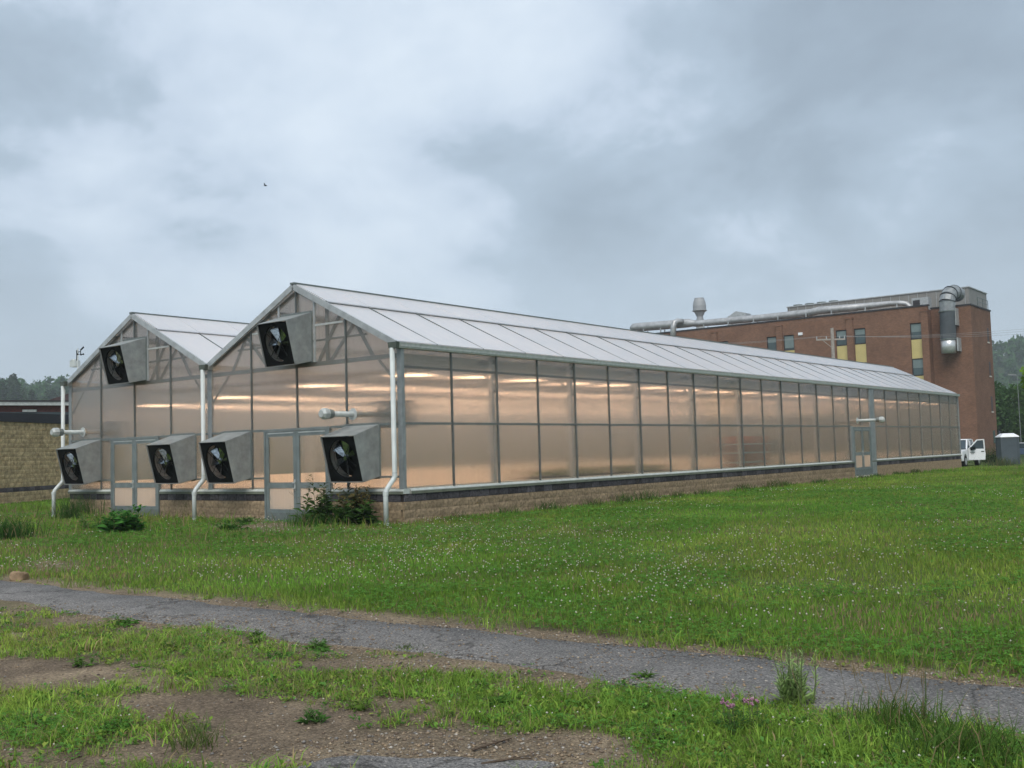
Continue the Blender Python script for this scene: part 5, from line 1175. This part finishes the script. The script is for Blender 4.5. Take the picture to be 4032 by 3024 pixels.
# rock, twigs, litter
def rock(loc, r, col, label, seed):
    r0 = np.random.default_rng(seed); import bmesh
    bm = bmesh.new(); bmesh.ops.create_icosphere(bm, subdivisions=3, radius=1)
    me = bpy.data.meshes.new('rock'); dirs = r0.normal(0, 1, (9, 3)); dirs /= np.linalg.norm(dirs, axis=1)[:,None]
    for v in bm.verts:
        p = np.array(v.co); cutv = min(1.0, min(.72/max(1e-3, p@q_) if p@q_ > .72 else 1.0 for q_ in dirs)); p = p*cutv*(1+.04*math.sin(9*p[0]+5*p[1]))
        v.co = (p[0]*r[0], p[1]*r[1], p[2]*r[2]+r[2]*.35)
    bm.to_mesh(me); bm.free(); me.materials.append(col); return tag(link('rock', me, None, tuple(loc)), label, 'rock')
rock(G(40,1253), (.17,.13,.11), mat('sandstone', (.28,.20,.125), .95, 0, .35, 9, .8, 30, .02), 'tan rock lying beside the left part of the path', 3)
def twig(p, q_, label):
    a, b = Vector(G(*p)), Vector(G(*q_)); a.z = b.z = .012; m1_ = a.lerp(b,.45)+Vector((.015,.02,.008)); T_ = thing('twig', tuple(a), label, 'twig')
    MB().tube([a, m1_, b], [.007,.006,.003], 6).build('stick', wood_d, T_); MB().tube([m1_, m1_+(b-a)*.25+Vector((.03,.04,.01))], [.004,.002], 5).build('side_shoot', wood_d, T_)
wood_d = mat('twig_bark', (.10,.075,.055), .9, 0, .3, 30)
twig((1020,1625), (1105,1600), 'dark twig lying on gravel before the green weeds'); twig((1040,1655), (1150,1642), 'thin forked twig on the bare ground in front of the asphalt patch')

# ================================================================== trees and woods
def crown(cx, n, rad, size, col, lobes, seed):
    r0 = np.random.default_rng(seed); L = []
    for i in range(lobes):
        a = r0.random()*6.28; ph = r0.random(); L.append((np.array([math.cos(a)*rad[0]*.55*r0.random()**.5, math.sin(a)*rad[1]*.55*r0.random()**.5, rad[2]*(ph*1.2-.6)]), .35+.3*r0.random()))
    k = r0.integers(0, lobes, n); c_ = np.array([l[0] for l in L])[k]; s_ = np.array([l[1] for l in L])[k]
    dv_ = r0.normal(0, 1, (n, 3)); dv_ /= np.linalg.norm(dv_, axis=1)[:,None]; rr = r0.random(n)**.45
    P = c_+dv_*(rr*s_)[:,None]*np.array(rad)
    e1_ = r0.normal(0, 1, (n, 3)); e1_ /= np.linalg.norm(e1_, axis=1)[:,None]; e2_ = np.cross(e1_, r0.normal(0, 1, (n, 3))); e2_ /= np.linalg.norm(e2_, axis=1)[:,None]
    sz = size*(.6+.8*r0.random(n))[:,None]
    V = np.stack([P-e1_*sz, P+e2_*sz*.6, P+e1_*sz, P-e2_*sz*.6], 1)+np.array(cx)
    tone = (.75+.5*np.array([r0.random() for _ in range(lobes)]))[k]*(.75+.5*r0.random(n))
    C = np.repeat((np.array(col)[None]*tone[:,None])[:,None,:], 4, 1)
    T = (np.array([[0,1,2],[0,2,3]])[None]+4*np.arange(n)[:,None,None]).reshape(-1, 3)
    return V.reshape(-1, 3), T, C.reshape(-1, 3)
bark = mat('bark', (.09,.07,.055), .95, 0, .3, 6)
def tree(loc, h, rad, n, size, col, label, seed, group=None, trunk=.22, lobes=14):
    T_ = thing('tree', tuple(loc), label, 'tree', group); r0 = random.Random(seed)
    zc = h-rad[2]*1.05
    tk = MB().tube([(0,0,-.3),(.05*h*r0.uniform(-.4,.4),0,h*.35),(0,0,zc)], [trunk, trunk*.7, trunk*.3], 8)
    for i in range(6):
        a = r0.random()*6.28; z_ = h*.3+(zc-h*.3)*r0.random(); tk.tube([(0,0,z_),(math.cos(a)*rad[0]*.6,math.sin(a)*rad[1]*.6,z_+rad[2]*.6)], [trunk*.35,trunk*.08], 5)
    tk.build('trunk', bark, T_, local=True)
    link('crown', tri_mesh('crown', *crown((0,0,zc), n, rad, size, col, lobes, seed), leaf_m), T_)
    return T_
def at(p, t, z=-.3): q_ = dep(p, t); return (q_[0], q_[1], z)
tree(at((3950,1750),150), 10.5, (4.6,4.6,4.4), 9000, .26, (.05,.11,.03), 'green leafy tree between the brick building and the lamp post', 1)
tree(at((4075,1750),140), 9.5, (3.6,3.6,4.6), 6000, .26, (.06,.12,.03), 'leafy tree behind the lamp post at the road', 2)
tree(at((4150,1700),46,-.2), 5.2, (1.25,1.25,1.0), 3500, .10, (.17,.30,.04), 'bright green young tree reaching in beside the road', 4)
weed('bush', at((3905,1790),84,-.3), 1.9, 34, .30, .06, (.03,.06,.02), 'dark flowering bush between the pickup and the toilet', 'bush', spread=1.2, per=30)
tuft('grass_clump', at((3940,1830),74,-.28), 260, .75, .03, (.09,.12,.05), 'tall pale weeds in front of the portable toilet', .5, lean=.5)
# trees on the left skyline, each crown its own
LT = [(10,1500,430,19,8),(70,1485,440,22,9),(52,1470,470,15,5),(128,1530,450,12,5),(210,1520,480,17,7.5),(255,1530,500,15,8),(300,1540,500,14,8),(-30,1505,450,18,9),(175,1560,430,10,6),(100,1575,400,10,8),(20,1570,400,11,8)]
for i, (px_, py_, t_, hh, rr) in enumerate(LT):
    q_ = dep((px_, py_), t_); rr *= .55
    tree((q_[0], q_[1], q_[2]-hh), hh, (rr, rr, hh*.42), 1300, .62, (.035,.065,.022), 'hazy rounded tree on the skyline above the low brick building', 100+i, 'skyline trees on the left hill', .4, 9)
# the wooded slopes read as one mass
def wood(n, box, seed, label, ok):
    r0 = np.random.default_rng(seed); parts = []; i = 0
    while len(parts) < n:
        i += 1; x_, y_ = r0.uniform(box[0], box[1]), r0.uniform(box[2], box[3])
        if i > n*40: break
        if not ok(x_, y_): continue
        z_ = float(hill_z(np.array(x_), np.array(y_))); h_ = r0.uniform(9, 16); r_2 = r0.uniform(3.5, 6)
        parts.append(crown((x_, y_, z_+h_*.55), 110, (r_2, r_2, h_*.5), 1.25, np.array([.048,.115,.030])*r0.uniform(.6,1.5), 5, int(r0.integers(1e6))))
    o = link('woodland', tri_mesh('woodland', *join(parts), leaf_m)); tag(o, label, 'woods', kind='stuff')
def inview(x_, y_, a0, a1):
    a = math.degrees(math.atan2(x_-CAM[0], y_-CAM[1])); return a0 < a < a1
wood(700, (-220,120,470,760), 5, 'dense hazy woodland covering the hill beyond the road', lambda x_, y_: inview(x_, y_, -18, -2))
wood(420, (-680,-400,100,420), 6, 'hazy woodland low on the slope behind the low brick building', lambda x_, y_: inview(x_, y_, -72, -58) and hill_z(np.array(x_), np.array(y_)) > 1)

# ------------------------------------------------------------------ the damp air over the valley
gb = (float(gx.min())-6, float(gx.max())+6, float(gy.min())-6, float(gy.max())+6)
hzb = MB().box((gb[0], gb[2], -5), (gb[1], gb[3], 110)).build('haze', None); m, t, o = newmat('haze')
pv = t.nodes.new('ShaderNodeVolumePrincipled'); pv.inputs['Color'].default_value = (.86,.92,1,1); pv.inputs['Density'].default_value = .0004; pv.inputs['Anisotropy'].default_value = .1
t.links.new(pv.outputs[0], o.inputs['Volume']); hzb.data.materials.append(m); tag(hzb, 'pale damp haze in the air over the whole valley', 'haze', kind='stuff')
